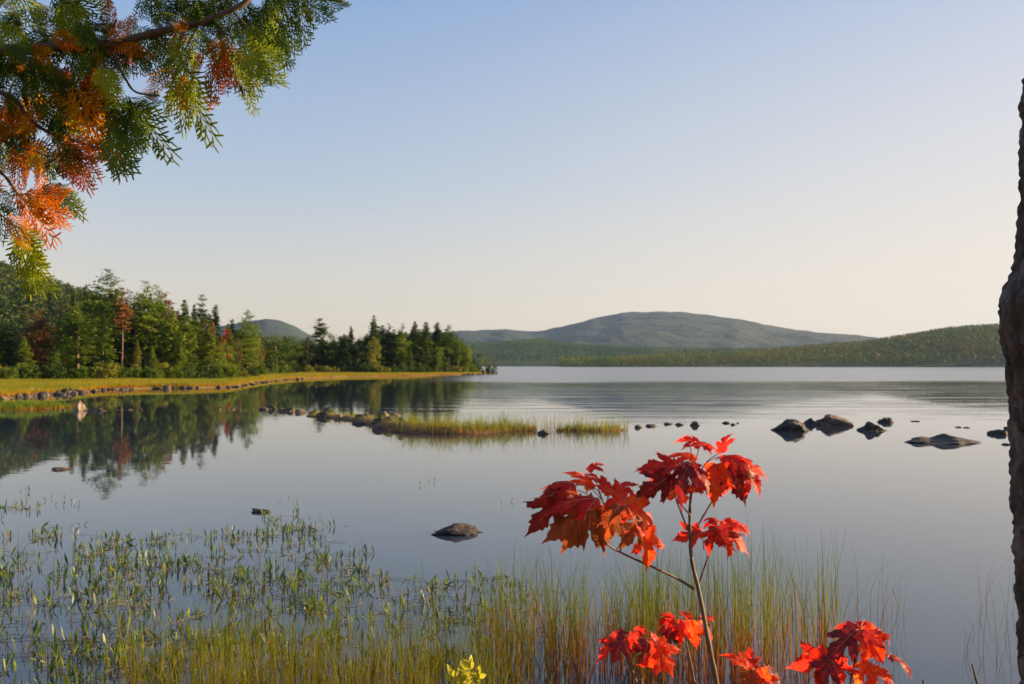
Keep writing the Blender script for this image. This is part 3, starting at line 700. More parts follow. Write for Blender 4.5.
# pondweed: lance leaves standing out of the water along trailing stems
def pondleaf(rg, P, L, W, lean, az):
    n = len(P); d = np.stack([np.cos(az)*np.sin(lean), np.sin(az)*np.sin(lean), np.cos(lean)], 1)
    sa = rg.random(n)*np.pi; s0 = np.stack([np.cos(sa), np.sin(sa)*.6, np.zeros(n)], 1); s = np.cross(d, np.cross(s0, d)); s /= np.linalg.norm(s, axis=1)[:, None]
    prof = [(0, .06), (.2, .55), (.45, 1), (.7, .75), (.88, .35), (1, .02)]
    nn = np.cross(d, s); cv = rg.normal(size=n)*.12; rows = []
    for u, wv in prof:
        c = P+d*(L*u)[:, None]+nn*(cv*L*u*u)[:, None]
        rows += [c-s*(W*wv*.5)[:, None], c+s*(W*wv*.5)[:, None]]
    V = np.stack(rows, 1).reshape(-1, 3); k = len(prof)*2; b0 = np.arange(n)[:, None]*k
    F = np.concatenate([b0+np.array([2*q, 2*q+1, 2*q+3, 2*q+2]) for q in range(len(prof)-1)], 0)
    return V, F
M['pond'] = leafmat('pond_leaves', [(.20, .08, .018), (.030, .058, .009), (.060, .105, .011), (.11, .165, .013), (.21, .24, .018)], .35, nscale=9, rnd=0, rough=.45, spec=.4)
M['pondstem'] = roughmat('pond_stems', [(.10, .08, .025), (.20, .14, .05)], 4, rough=.6, bump=0)
LV, LF, SV, SF = [], [], [], []; off = 0; rgs = random.Random(9)
edge = [(-40, 498), (20, 500), (60, 512), (100, 535), (150, 530), (230, 528), (262, 520), (300, 500), (325, 520), (345, 560), (400, 565), (470, 575), (530, 548), (580, 560)]
stems = 0
P_all, L_all, A_all, Le_all = [], [], [], []
while stems < 640:
    px = rgs.uniform(-40, 520); ye = float(np.interp(px, [p[0] for p in edge], [p[1] for p in edge]))
    py = ye+6+(rgs.random()**1.15)*(700-ye)
    if px > 340 and rgs.random() < .45: continue
    if mn.noise(Vector((px*.014, py*.022, 5))) < -.12 and rgs.random() < .8: continue
    p = wat(px, py); a = rgs.uniform(0, 6.28); pts = []; q = p.copy(); nst = rgs.randint(5, 14)
    for k in range(nst):
        pts.append(Vector((q.x, q.y, .004+.012*abs(math.sin(k*.8+a))))); a += rgs.gauss(0, .45); q = q+Vector((math.cos(a), math.sin(a)*.8, 0))*rgs.uniform(.03, .06)
        if rgs.random() < .62:
            P_all.append((q.x, q.y, -.005)); L_all.append(rgs.uniform(.06, .15)*(1 if rgs.random() < .8 else .6)); A_all.append(rgs.uniform(0, 6.28)); Le_all.append(abs(rgs.gauss(0, .38)) if rgs.random() < .8 else rgs.uniform(.8, 1.5))
    if rgs.random() < .75 and nst > 3: tube(pts, [.0022]*len(pts), 4, SV, SF, False)
    stems += 1
# small outliers farther out
for (px, py, nn_) in ((75, 505, 5), (430, 483, 7), (505, 505, 3), (362, 548, 5), (18, 495, 10), (55, 500, 6), (290, 500, 6), (310, 520, 6)):
    for k in range(nn_):
        p = wat(px+rgs.gauss(0, 7), py+rgs.gauss(0, 4)); P_all.append((p.x, p.y, 0)); L_all.append(rgs.uniform(.05, .11)); A_all.append(rgs.uniform(0, 6.28)); Le_all.append(abs(rgs.gauss(0, .35)))
P = np.array(P_all); L = np.array(L_all)
V, F = pondleaf(rg, P, L, L*rg.uniform(.10, .19, len(L)), np.array(Le_all), np.array(A_all))
props(obj('pondweed', mesh('pondweed', V, F, [M['pond']])), 'green lance leaved pondweed standing out of the dark water at lower left', 'water plants', kind='stuff')
props(obj('pondweed_stems', mesh('pondweed_stems', SV, SF, [M['pondstem']])), 'tangled brown pondweed stems floating among the leaves at lower left', 'water plants', kind='stuff')

# ---------------------------------------------------------------- maple saplings
def maple_leaf(seed):
    rg_ = random.Random(seed)
    half = [(0, .0), (.06, -.04), (.15, -.05), (.22, .0), (.36, -.03), (.31, .06), (.36, .10), (.30, .13), (.23, .15), (.33, .20), (.36, .28), (.47, .30), (.47, .37), (.66, .53), (.52, .49),
            (.48, .57), (.41, .49), (.33, .51), (.22, .41), (.145, .40), (.165, .55), (.28, .63), (.20, .67), (.23, .77), (.135, .77), (.115, .86), (.05, .92), (0, 1.10)]
    jit = lambda p: (p[0]*(1+rg_.uniform(-.06, .06)), p[1]+rg_.uniform(-.012, .012))
    out = half[:1]+[jit(p) for p in half[1:-1]]+half[-1:]+[(-p[0], p[1]) for p in (jit(q) for q in reversed(half[1:-1]))]
    out = [(2*(0)+p[0], p[1]) for p in out]
    # refine each edge once so that the serration is kept and the sheet can bend
    ref = []
    for i in range(len(out)):
        a, b_ = out[i], out[(i+1) % len(out)]; ref += [a, ((a[0]+b_[0])/2, (a[1]+b_[1])/2)]
    c = (0, .27); rings = [.2, .42, .62, .82, 1.0]; V = [c]; n = len(ref)
    for s in rings: V += [(c[0]+(p[0]-c[0])*s, c[1]+(p[1]-c[1])*s) for p in ref]
    F = [(0, 1+i, 1+(i+1) % n) for i in range(n)]
    for k in range(len(rings)-1):
        a = 1+k*n; F += [(a+i, a+n+i, a+n+(i+1) % n, a+(i+1) % n) for i in range(n)]
    fold = rg_.uniform(-.1, .6); curl = rg_.uniform(.4, 1.5); tip = rg_.uniform(.1, 1.0); tw = rg_.uniform(-.5, .5); wav = rg_.uniform(.02, .045); ph = rg_.uniform(0, 6)
    sidecurl = rg_.uniform(.2, .9)
    def bend(x, y):
        r = math.hypot(x, y-.27); a = math.atan2(x, y-.05)
        z = fold*abs(x)*.7-curl*.55*r*r-tip*.35*max(0, y-.35)**2-sidecurl*.5*max(0, abs(x)-.22)**2*2+wav*math.sin(a*6+ph)*r*1.6+tw*x*y*.5
        z += .02*math.sin(x*17+ph)*math.sin(y*15)
        k = 1-.18*curl*r
        return Vector((x*k, y*(1-.12*tip*max(0, y-.3)), z))
    VV = [bend(*p) for p in V]; mi = [0]*len(F)
    # raised veins: main five
    for (ex, ey) in ((0, .97), (.60, .42), (-.60, .42), (.31, -.02), (-.31, -.02)):
        pts = [bend(ex*u, .0+ey*u)+Vector((0, 0, .006)) for u in (0, .2, .4, .6, .8, .95)]
        f0 = len(F); tube(pts, [.011, .009, .007, .006, .004, .002], 4, VV, F, False); mi += [1]*(len(F)-f0)
    for (sx_, sy_, ex, ey) in ((0, .38, .2, .58), (0, .38, -.2, .58), (0, .55, .17, .74), (0, .55, -.17, .74), (.25, .175, .42, .33), (-.25, .175, -.42, .33)):
        pts = [bend(sx_+(ex-sx_)*u, sy_+(ey-sy_)*u)+Vector((0, 0, .005)) for u in (0, .5, .95)]
        f0 = len(F); tube(pts, [.005, .004, .002], 3, VV, F, False); mi += [1]*(len(F)-f0)
    return [tuple(v) for v in VV], F, mi
LEAFD = [maple_leaf(500+i) for i in range(16)]
def mapmat(name, cols, trans=.56):
    m = leafmat(name, cols, trans, rough=.55, nscale=3.2, tmul=2.1, spec=.3, rnd=.35, pos='object')
    t = m.node_tree; b = t.nodes['Principled BSDF']; src = b.inputs['Base Color'].links[0].from_socket   # small brown blemishes
    vec = t.nodes.new('ShaderNodeTexCoord').outputs['Object']; f = noise(t, 13, 2, .5, vec)
    mr_ = nd(t, 'ShaderNodeMapRange'); t.links.new(f, mr_.inputs[0]); mr_.inputs[1].default_value = .66; mr_.inputs[2].default_value = .72
    t.links.new(mixc(t, mr_.outputs[0], src, (.07, .025, .012)), b.inputs['Base Color'])
    return m
MC = {'red': mapmat('maple_red', [(.30, .012, .010), (.50, .018, .010), (.62, .035, .010)]),
      'orange': mapmat('maple_orange', [(.52, .022, .008), (.64, .050, .008), (.68, .11, .012)]),
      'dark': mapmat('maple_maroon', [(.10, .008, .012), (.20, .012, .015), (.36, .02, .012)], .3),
      'olive': mapmat('maple_olive_orange', [(.14, .05, .012), (.28, .05, .012), (.46, .05, .010)], .4)}
VEIN = roughmat('leaf_vein', [(.50, .10, .05), (.62, .22, .11)], 20, rough=.5, bump=0)
LM = {}
def leafme(i, c):
    if (i, c) not in LM:
        V, F, mi = LEAFD[i]; LM[(i, c)] = mesh('leaf', V, F, [MC[c], VEIN], True, mi)
    return LM[(i, c)]
lr = random.Random(17)
LAB = {'red': 'bright red leaf', 'orange': 'orange red leaf', 'dark': 'dark maroon leaf', 'olive': 'leaf turning from olive to orange'}
def sapling(root, stems, leaves, label):
    """root: world point on the bank; stems: pixel paths (px, py, depth, radius mm); leaves: node, base px, tip px, depths, colour, tilt"""
    e = empty('maple_sapling', root, label=label, cat='sapling')
    off = Vector(root)
    for k, (nm, P) in enumerate(stems):
        pts = smoothpath([(Vector(p[0]) if len(p) == 2 else at(p[0], p[1], p[2]))-off for p in P], 5)
        rr = [p[1] if len(p) == 2 else p[3] for p in P]
        xs_ = np.interp(np.linspace(0, len(P)-1, len(pts)), range(len(P)), rr)
        V, F = tube(pts, [r*.001*(1+.12*math.sin(i*2.1)) for i, r in enumerate(xs_)], 8)
        obj(nm, mesh(nm, V, F, [M['stem']], True), e)
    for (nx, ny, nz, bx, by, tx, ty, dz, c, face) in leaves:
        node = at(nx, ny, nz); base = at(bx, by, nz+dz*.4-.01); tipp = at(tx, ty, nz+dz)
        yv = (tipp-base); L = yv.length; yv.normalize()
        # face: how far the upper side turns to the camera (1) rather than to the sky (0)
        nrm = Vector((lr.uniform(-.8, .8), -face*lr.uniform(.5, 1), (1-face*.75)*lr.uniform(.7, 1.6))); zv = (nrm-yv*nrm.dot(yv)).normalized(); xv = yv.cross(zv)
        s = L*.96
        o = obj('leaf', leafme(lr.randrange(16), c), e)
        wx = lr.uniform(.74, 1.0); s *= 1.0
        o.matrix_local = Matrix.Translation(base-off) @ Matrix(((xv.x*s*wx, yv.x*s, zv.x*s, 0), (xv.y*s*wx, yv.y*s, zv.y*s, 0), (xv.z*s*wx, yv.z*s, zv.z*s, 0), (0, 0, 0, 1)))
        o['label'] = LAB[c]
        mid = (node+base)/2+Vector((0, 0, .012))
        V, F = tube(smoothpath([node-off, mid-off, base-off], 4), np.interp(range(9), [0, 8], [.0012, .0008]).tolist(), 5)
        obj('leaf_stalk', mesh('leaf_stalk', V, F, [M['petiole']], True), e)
    return e
rootA = Vector((.52, 2.05, gz1(.52, 2.05)-.03))
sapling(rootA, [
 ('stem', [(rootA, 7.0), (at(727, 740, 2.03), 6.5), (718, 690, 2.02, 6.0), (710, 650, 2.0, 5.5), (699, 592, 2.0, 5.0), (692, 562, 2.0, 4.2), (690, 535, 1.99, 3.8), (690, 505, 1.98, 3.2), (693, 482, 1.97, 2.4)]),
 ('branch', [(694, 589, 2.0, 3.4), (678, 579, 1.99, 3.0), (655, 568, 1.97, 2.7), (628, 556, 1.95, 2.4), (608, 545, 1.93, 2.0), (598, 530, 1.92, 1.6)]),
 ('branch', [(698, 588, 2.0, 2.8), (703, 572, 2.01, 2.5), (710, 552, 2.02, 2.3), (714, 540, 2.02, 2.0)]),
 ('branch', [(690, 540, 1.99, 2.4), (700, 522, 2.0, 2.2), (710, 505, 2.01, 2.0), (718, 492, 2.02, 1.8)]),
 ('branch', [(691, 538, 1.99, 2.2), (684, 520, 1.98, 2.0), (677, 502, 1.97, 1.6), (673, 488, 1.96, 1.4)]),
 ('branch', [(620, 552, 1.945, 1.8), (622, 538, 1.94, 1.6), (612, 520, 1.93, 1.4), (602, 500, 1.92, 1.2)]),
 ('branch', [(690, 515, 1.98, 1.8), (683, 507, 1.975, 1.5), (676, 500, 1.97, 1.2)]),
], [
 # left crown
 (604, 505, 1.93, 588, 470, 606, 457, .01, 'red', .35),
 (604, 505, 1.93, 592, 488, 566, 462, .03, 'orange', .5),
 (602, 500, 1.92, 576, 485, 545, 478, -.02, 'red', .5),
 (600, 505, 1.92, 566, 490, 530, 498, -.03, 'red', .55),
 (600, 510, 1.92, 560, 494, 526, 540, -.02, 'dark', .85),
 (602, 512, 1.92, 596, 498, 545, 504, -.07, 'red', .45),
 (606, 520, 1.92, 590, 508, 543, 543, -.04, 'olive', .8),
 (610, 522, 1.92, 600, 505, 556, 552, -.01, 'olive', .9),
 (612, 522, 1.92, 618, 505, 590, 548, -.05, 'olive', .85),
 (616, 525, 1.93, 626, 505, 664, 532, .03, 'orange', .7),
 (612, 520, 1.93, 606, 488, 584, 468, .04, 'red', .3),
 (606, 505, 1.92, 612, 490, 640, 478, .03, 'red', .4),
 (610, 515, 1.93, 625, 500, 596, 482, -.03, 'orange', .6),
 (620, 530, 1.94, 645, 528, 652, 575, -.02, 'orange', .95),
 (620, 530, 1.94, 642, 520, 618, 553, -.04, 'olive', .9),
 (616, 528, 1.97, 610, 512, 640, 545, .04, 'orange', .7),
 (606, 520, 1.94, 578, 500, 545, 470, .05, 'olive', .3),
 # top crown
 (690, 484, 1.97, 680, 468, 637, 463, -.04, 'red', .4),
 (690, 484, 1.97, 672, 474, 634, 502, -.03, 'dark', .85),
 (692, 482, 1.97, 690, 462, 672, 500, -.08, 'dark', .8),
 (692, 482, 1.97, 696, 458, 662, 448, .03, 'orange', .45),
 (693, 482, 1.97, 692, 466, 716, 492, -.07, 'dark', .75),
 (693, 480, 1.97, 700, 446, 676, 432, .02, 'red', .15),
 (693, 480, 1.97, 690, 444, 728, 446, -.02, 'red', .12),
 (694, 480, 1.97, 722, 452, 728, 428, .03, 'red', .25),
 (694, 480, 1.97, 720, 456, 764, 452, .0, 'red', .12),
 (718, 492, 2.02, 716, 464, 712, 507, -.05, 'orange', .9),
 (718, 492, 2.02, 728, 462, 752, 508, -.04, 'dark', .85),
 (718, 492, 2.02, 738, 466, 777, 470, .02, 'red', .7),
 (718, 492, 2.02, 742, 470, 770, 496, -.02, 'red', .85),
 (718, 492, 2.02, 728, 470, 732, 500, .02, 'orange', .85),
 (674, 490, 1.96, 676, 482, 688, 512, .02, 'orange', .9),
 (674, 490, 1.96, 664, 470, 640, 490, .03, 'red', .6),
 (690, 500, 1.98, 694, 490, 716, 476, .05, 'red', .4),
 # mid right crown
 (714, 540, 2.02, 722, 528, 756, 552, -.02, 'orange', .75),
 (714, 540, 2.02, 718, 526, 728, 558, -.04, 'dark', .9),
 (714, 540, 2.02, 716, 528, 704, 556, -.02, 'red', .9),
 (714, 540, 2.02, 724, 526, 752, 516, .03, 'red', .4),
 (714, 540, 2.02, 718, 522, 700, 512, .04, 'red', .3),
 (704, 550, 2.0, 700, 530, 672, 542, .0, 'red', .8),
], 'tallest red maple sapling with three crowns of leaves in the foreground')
rootB = Vector((.36, 2.0, gz1(.36, 2.0)-.03))
sapling(rootB, [
 ('stem', [(rootB, 3.5), (at(646, 720, 1.9), 3.0), (637, 684, 1.9, 2.6), (628, 660, 1.9, 2.2), (622, 650, 1.9, 1.6)]),
 ('branch', [(632, 668, 1.9, 1.8), (633, 655, 1.9, 1.5), (632, 645, 1.9, 1.2)]),
], [
 (622, 650, 1.9, 618, 638, 594, 662, -.02, 'red', .85), (622, 650, 1.9, 626, 636, 606, 630, .03, 'dark', .4), (632, 645, 1.9, 624, 640, 610, 664, -.04, 'dark', .9),
 (632, 645, 1.9, 634, 634, 626, 655, -.02, 'red', .8), (632, 645, 1.9, 644, 634, 632, 624, .02, 'red', .5), (632, 645, 1.9, 652, 636, 668, 650, .02, 'red', .6),
 (632, 645, 1.9, 648, 640, 642, 672, -.03, 'dark', .9), (632, 645, 1.9, 656, 642, 676, 680, -.03, 'orange', .85), (632, 645, 1.9, 656, 646, 664, 686, .0, 'red', .8),
], 'small red maple sapling left of the tall sapling stem at the bottom')
rootC = Vector((.44, 2.12, gz1(.44, 2.12)-.03))
sapling(rootC, [
 ('stem', [(rootC, 3.5), (at(700, 725, 2.05), 3.0), (694, 680, 2.05, 2.4), (688, 650, 2.05, 2.0), (685, 634, 2.05, 1.5)]),
], [
 (685, 634, 2.05, 676, 624, 654, 634, .0, 'red', .5), (685, 634, 2.05, 684, 622, 676, 648, -.03, 'red', .85), (685, 634, 2.05, 672, 614, 658, 622, .03, 'red', .2),
 (685, 634, 2.05, 690, 620, 678, 608, .03, 'red', .4), (685, 634, 2.05, 692, 622, 696, 652, -.02, 'orange', .9), (685, 634, 2.07, 700, 622, 717, 638, .02, 'red', .8),
 (685, 634, 2.07, 702, 618, 714, 616, .03, 'red', .5), (685, 634, 2.05, 672, 628, 662, 652, .02, 'dark', .8),
], 'thin maple sapling behind the tall stem, leaves on both sides of it')
rootD = Vector((.58, 1.98, gz1(.58, 1.98)-.03))
sapling(rootD, [
 ('stem', [(rootD, 3.5), (at(768, 740, 1.95), 3.0), (762, 700, 1.95, 2.4), (756, 680, 1.95, 1.5)]),
], [
 (756, 680, 1.95, 748, 668, 722, 650, .02, 'orange', .6), (756, 680, 1.95, 752, 668, 748, 644, .04, 'red', .5), (756, 680, 1.95, 756, 672, 738, 694, -.03, 'olive', .85),
 (756, 680, 1.95, 762, 672, 790, 684, .0, 'dark', .6), (756, 680, 1.95, 760, 670, 776, 700, -.03, 'orange', .8),
], 'lowest maple sapling, its few leaves just inside the bottom edge')
rootE = Vector((.78, 1.95, gz1(.78, 1.95)-.03))
sapling(rootE, [
 ('stem', [(rootE, 4.0), (at(846, 740, 1.92), 3.6), (850, 690, 1.9, 3.0), (854, 665, 1.9, 2.4), (861, 642, 1.9, 1.6)]),
 ('branch', [(852, 676, 1.9, 1.8), (842, 668, 1.9, 1.4), (836, 662, 1.9, 1.1)]),
 ('branch', [(851, 684, 1.9, 1.8), (862, 672, 1.9, 1.4), (872, 670, 1.9, 1.1)]),
], [
 (861, 642, 1.9, 856, 630, 822, 662, -.03, 'dark', .8), (861, 642, 1.9, 860, 628, 898, 632, .01, 'red', .5), (861, 642, 1.9, 862, 630, 890, 668, -.04, 'orange', .8),
 (861, 642, 1.9, 858, 628, 832, 624, .03, 'red', .4), (861, 642, 1.9, 864, 630, 884, 650, -.07, 'dark', .7), (861, 642, 1.9, 866, 636, 866, 668, -.01, 'orange', .9),
 (872, 670, 1.9, 888, 656, 918, 664, .0, 'dark', .25), (836, 662, 1.9, 828, 656, 788, 670, -.01, 'red', .75), (836, 662, 1.9, 822, 652, 798, 654, .04, 'orange', .2),
 (836, 662, 1.9, 832, 660, 814, 690, -.03, 'dark', .85), (836, 662, 1.9, 838, 656, 840, 688, -.02, 'red', .85), (872, 670, 1.9, 870, 664, 850, 684, -.02, 'orange', .8),
 (872, 670, 1.9, 876, 670, 904, 686, -.02, 'orange', .7), (872, 670, 1.9, 874, 672, 870, 702, -.03, 'orange', .85),
], 'right hand maple sapling with a large arching red leaf cluster')

# ---------------------------------------------------------------- cedar overhead at the left
def spray(seed):
    """flat fan of scale leaves: axis, branchlets and side branchlets, each a thin rounded strip"""
    rg_ = random.Random(seed); V, F = [], []
    cx, cz = rg_.uniform(-.25, .25), rg_.uniform(-.35, -.1)
    def warp(x, y): return Vector((x+cx*y*y, y, cz*y*y-.35*abs(x)*abs(x)+.02*math.sin(9*x+5*y)))
    def strip(x0, y0, x1, y1, w0):
        dx, dy = x1-x0, y1-y0; L = math.hypot(dx, dy)+1e-6; nx, ny = -dy/L*w0, dx/L*w0; b0 = len(V)
        for u, s in ((0, .7), (.45, 1), (.85, .8)):
            for q in (-1, 1): V.append(warp(x0+dx*u+nx*s*q, y0+dy*u+ny*s*q))
            V.append(warp(x0+dx*u, y0+dy*u)+Vector((0, 0, w0*.9)))
        V.append(warp(x1, y1))
        for k in (0, 3):
            a = b0+k; F.extend([(a, a+2, a+5, a+3), (a+2, a+1, a+4, a+5), (a+1, a, a+3, a+4)])
        a = b0+6; F.extend([(a, a+2, a+3), (a+2, a+1, a+3), (a+1, a, a+3)])
    strip(0, 0, 0, 1, .010); y = .06; s = 1; stepy = .058
    while y < .96:
        L = (.50*(1-y)**.75+.07)*rg_.uniform(.7, 1.15); a = R(rg_.uniform(30, 48))*s; dx, dy = math.sin(a), math.cos(a)
        strip(0, y, dx*L, y+dy*L, .0125); q = .05; s2 = 1
        while q < L-.02:
            l2 = (.17*(1-q/L)**.6+.035)*rg_.uniform(.7, 1.2); a2 = a+R(rg_.uniform(28, 45))*s2
            strip(dx*q, y+dy*q, dx*q+math.sin(a2)*l2, y+dy*q+math.cos(a2)*l2, .0125); q += .050; s2 = -s2
        y += stepy*rg_.uniform(.8, 1.3); s = -s
    return [tuple(v) for v in V], F
SPR = [spray(900+i) for i in range(6)]
def cedmat(n, cols, tr=.35): return leafmat(n, cols, tr, rough=.55, nscale=12, tmul=1.7, rnd=.6)
CC = {'g': cedmat('cedar_green', [(.045, .080, .008), (.090, .135, .010), (.150, .200, .014)], .35),
      'y': cedmat('cedar_yellow_green', [(.20, .24, .012), (.32, .36, .018), (.42, .42, .025)], .5),
      'o': cedmat('cedar_orange', [(.46, .16, .003), (.58, .26, .004), (.62, .36, .008)], .5),
      'r': cedmat('cedar_rusty_red', [(.24, .065, .004), (.42, .12, .004), (.52, .20, .006)], .45)}
CL = {'g': 'dark green scaly spray', 'y': 'fresh yellow green spray', 'o': 'bright orange dried spray', 'r': 'rusty red dried spray'}
SM = {}
def spraymesh(i, c):
    if (i, c) not in SM: SM[(i, c)] = mesh('foliage_spray', SPR[i][0], SPR[i][1], [CC[c]])
    return SM[(i, c)]
cedar = empty('cedar_tree', (-2.9, 2.6, gz1(-2.9, 2.6)-.05), label='cedar tree whose bough of green and orange sprays hangs into the upper left', cat='tree')
co = cedar.location
V, F = tube([(0, 0, 0), (.03, 0, 1.0), (0, .05, 2.2), (-.05, .05, 3.6), (-.05, 0, 5.2)], [.16, .13, .11, .08, .03], 14)
obj('trunk', mesh('trunk', V, F, [M['bark']], True), cedar)
CDZ = 2.25
def limb(P, r0, r1, root=None):
    pts = [at(p[0], p[1], CDZ+(p[2] if len(p) > 2 else 0))-co for p in P]
    if root: pts = [Vector(root)]+pts
    pts = smoothpath(pts, 5); n_ = len(pts)
    V, F = tube(pts, [(r0+(r1-r0)*i/(n_-1))*(1+.15*math.sin(i*1.9)) for i in range(n_)], 7)
    obj('limb', mesh('limb', V, F, [M['twig']], True), cedar)
limb([(-330, 20), (-160, 42), (0, 50), (60, 46), (110, 44), (150, 34), (200, 22), (240, 6), (265, -12), (330, -18)], .020, .004, (0, .05, 2.35))
limb([(-330, -70), (-150, -50), (-20, -30), (80, -25), (180, -14), (270, -8), (345, 2)], .010, .003, (0, .05, 2.75))
limb([(214, 20), (224, 36), (216, 46), (206, 55)], .003, .0015)
limb([(178, 60), (190, 72), (206, 72)], .0025, .0015)
limb([(112, 52), (125, 78), (136, 92), (160, 96)], .004, .002)
limb([(136, 36), (132, 60), (134, 80)], .002, .001)
limb([(-250, 34), (-120, 62), (0, 92), (28, 118), (48, 132), (78, 142), (105, 150)], .009, .002)
limb([(-190, 44), (-110, 90), (-50, 140), (0, 172), (12, 186), (24, 200), (40, 206)], .007, .002)
limb([(-110, 90), (-60, 160), (-10, 205), (10, 222), (24, 232)], .005, .0015)
limb([(200, 22), (185, 50), (175, 75), (165, 100)], .0025, .001)
limb([(232, 10), (250, 30), (262, 45)], .003, .0015)
limb([(-120, 62), (-60, 110), (0, 140), (30, 150), (60, 160)], .005, .0015)
cr = random.Random(31)
SP = [  # base px, tip px, colour
 # right end of the bough
 (318, -6, 342, 22, 'g'), (300, -8, 326, 28, 'g'), (300, -4, 306, 42, 'g'), (282, -6, 300, 52, 'g'), (276, -2, 284, 62, 'g'), (262, 0, 278, 58, 'g'), (262, 8, 290, 48, 'g'), (246, 4, 268, 54, 'g'),
 (258, 30, 272, 78, 'g'), (262, 24, 284, 66, 'g'), (250, 34, 256, 94, 'y'), (244, 30, 262, 82, 'y'), (256, 44, 284, 88, 'y'), (236, 40, 262, 96, 'y'), (234, 58, 252, 110, 'y'), (238, 14, 246, 52, 'g'),
 (228, 10, 250, 40, 'g'), (222, -6, 246, 18, 'g'), (202, 18, 232, 34, 'g'), (215, 10, 226, 46, 'g'), (206, -8, 214, 20, 'g'), (224, 36, 236, 74, 'r'), (214, 46, 226, 92, 'r'), (218, 52, 236, 88, 'r'), (212, 60, 222, 98, 'r'),
 (214, 36, 224, 62, 'r'), (203, 50, 198, 70, 'r'), (184, 18, 178, 34, 'o'), (222, 42, 246, 100, 'g'),
 # middle drapes
 (188, 36, 184, 92, 'y'), (184, 44, 170, 84, 'g'), (182, 60, 196, 134, 'y'), (178, 70, 186, 122, 'y'), (192, 70, 198, 118, 'y'), (176, 80, 168, 112, 'y'), (182, 26, 160, 66, 'g'), (178, 34, 174, 66, 'y'), (196, 26, 208, 62, 'g'),
 (184, 20, 176, 56, 'o'), (172, 62, 160, 100, 'o'), (186, 72, 180, 104, 'o'), (196, 10, 180, 40, 'g'), (168, 8, 150, -12, 'g'), (152, 30, 156, -6, 'g'), (158, 26, 170, 64, 'g'),
 # the big rusty fans
 (104, 44, 124, 8, 'r'), (108, 44, 132, 18, 'r'), (112, 46, 150, 44, 'r'), (102, 48, 132, 52, 'r'), (100, 50, 88, 78, 'o'), (92, 52, 104, 76, 'o'), (66, 58, 62, 106, 'r'), (70, 62, 84, 114, 'r'), (76, 66, 106, 136, 'r'), (80, 70, 118, 118, 'o'), (74, 80, 96, 140, 'o'), (70, 70, 66, 110, 'o'),
 (84, 66, 108, 106, 'r'), (100, 60, 122, 108, 'y'), (104, 62, 114, 112, 'y'), (96, 64, 112, 92, 'y'), (84, 110, 74, 140, 'y'),
 # green fans right of the middle
 (128, 96, 158, 148, 'g'), (118, 100, 146, 162, 'g'), (112, 104, 128, 182, 'g'), (108, 108, 116, 168, 'g'), (124, 94, 156, 118, 'g'), (130, 98, 150, 132, 'g'), (104, 112, 138, 152, 'g'), (96, 116, 124, 178, 'g'), (140, 96, 162, 112, 'g'),
 # lower rusty fans
 (58, 140, 90, 188, 'r'), (62, 140, 106, 178, 'r'), (60, 136, 110, 166, 'r'), (56, 142, 72, 184, 'r'), (50, 134, 86, 158, 'o'), (40, 92, 22, 136, 'o'), (36, 104, 22, 134, 'o'), (18, 98, 8, 134, 'r'), (24, 150, 32, 182, 'r'), (14, 146, 26, 186, 'r'), (40, 154, 44, 190, 'o'), (30, 140, 52, 172, 'o'),
 (14, 188, 50, 234, 'o'), (20, 192, 68, 224, 'o'), (24, 190, 66, 210, 'o'), (16, 190, 34, 220, 'o'), (28, 196, 58, 232, 'o'), (42, 186, 84, 206, 'g'), (44, 190, 76, 214, 'g'), (40, 184, 72, 192, 'g'),
 (18, 222, 41, 298, 'y'), (22, 232, 36, 284, 'y'), (16, 220, 30, 262, 'y'), (10, 212, 22, 238, 'o'), (-4, 200, 14, 240, 'g'), (-6, 184, 8, 214, 'g'),
]
for k, (bx, by, tx, ty, c) in enumerate(SP):
    D = CDZ+cr.uniform(-.07, .09)+(0.05 if c == 'g' else -.02)
    base = at(bx, by, D); tip = at(tx, ty, D+cr.uniform(-.05, .05)); yv = tip-base; L = yv.length*1.06; yv.normalize()
    nrm = Vector((cr.uniform(-.8, .5), -1, cr.uniform(-.2, .8))); zv = (nrm-yv*nrm.dot(yv)).normalized(); xv = yv.cross(zv)
    if cr.random() < .5: xv = -xv; zv = -zv
    o = obj('foliage_spray', spraymesh(cr.randrange(6), c), cedar); s = L; wx = s*min(1.25, max(.85, .075/L*1.1))
    o.matrix_local = Matrix.Translation(base-co) @ Matrix(((xv.x*wx, yv.x*s, zv.x*s, 0), (xv.y*wx, yv.y*s, zv.y*s, 0), (xv.z*wx, yv.z*s, zv.z*s, 0), (0, 0, 0, 1)))
    o['label'] = CL[c]
# the crowded green mass along the bough: one part
BV, BF, BM = [], [], []
REG = [(-340, -40, -40, 120, 90, 'g'), (-300, 20, -40, 200, 14, 'y'), (-260, 40, -40, 190, 16, 'o'), (-400, -120, 0, -10, 50, 'g'), (-160, 100, -40, 210, 22, 'g'), (-30, 20, 150, 62, 34, 'g'), (100, -10, 200, 26, 10, 'g'), (-30, -20, 110, 40, 30, 'g'), (-20, 40, 90, 92, 34, 'g'), (-30, 80, 70, 150, 34, 'g'), (60, 90, 140, 120, 6, 'g'), (-30, -30, 60, 60, 14, 'y'), (-20, 90, 30, 150, 10, 'y'), (140, -30, 300, 0, 20, 'g'), (110, 10, 130, 50, 2, 'g'), (-20, 70, 40, 180, 7, 'r'), (-10, 20, 60, 60, 3, 'o'), (-10, 110, 40, 150, 6, 'o'), (190, -5, 250, 25, 10, 'g'), (200, 20, 250, 40, 4, 'y')]
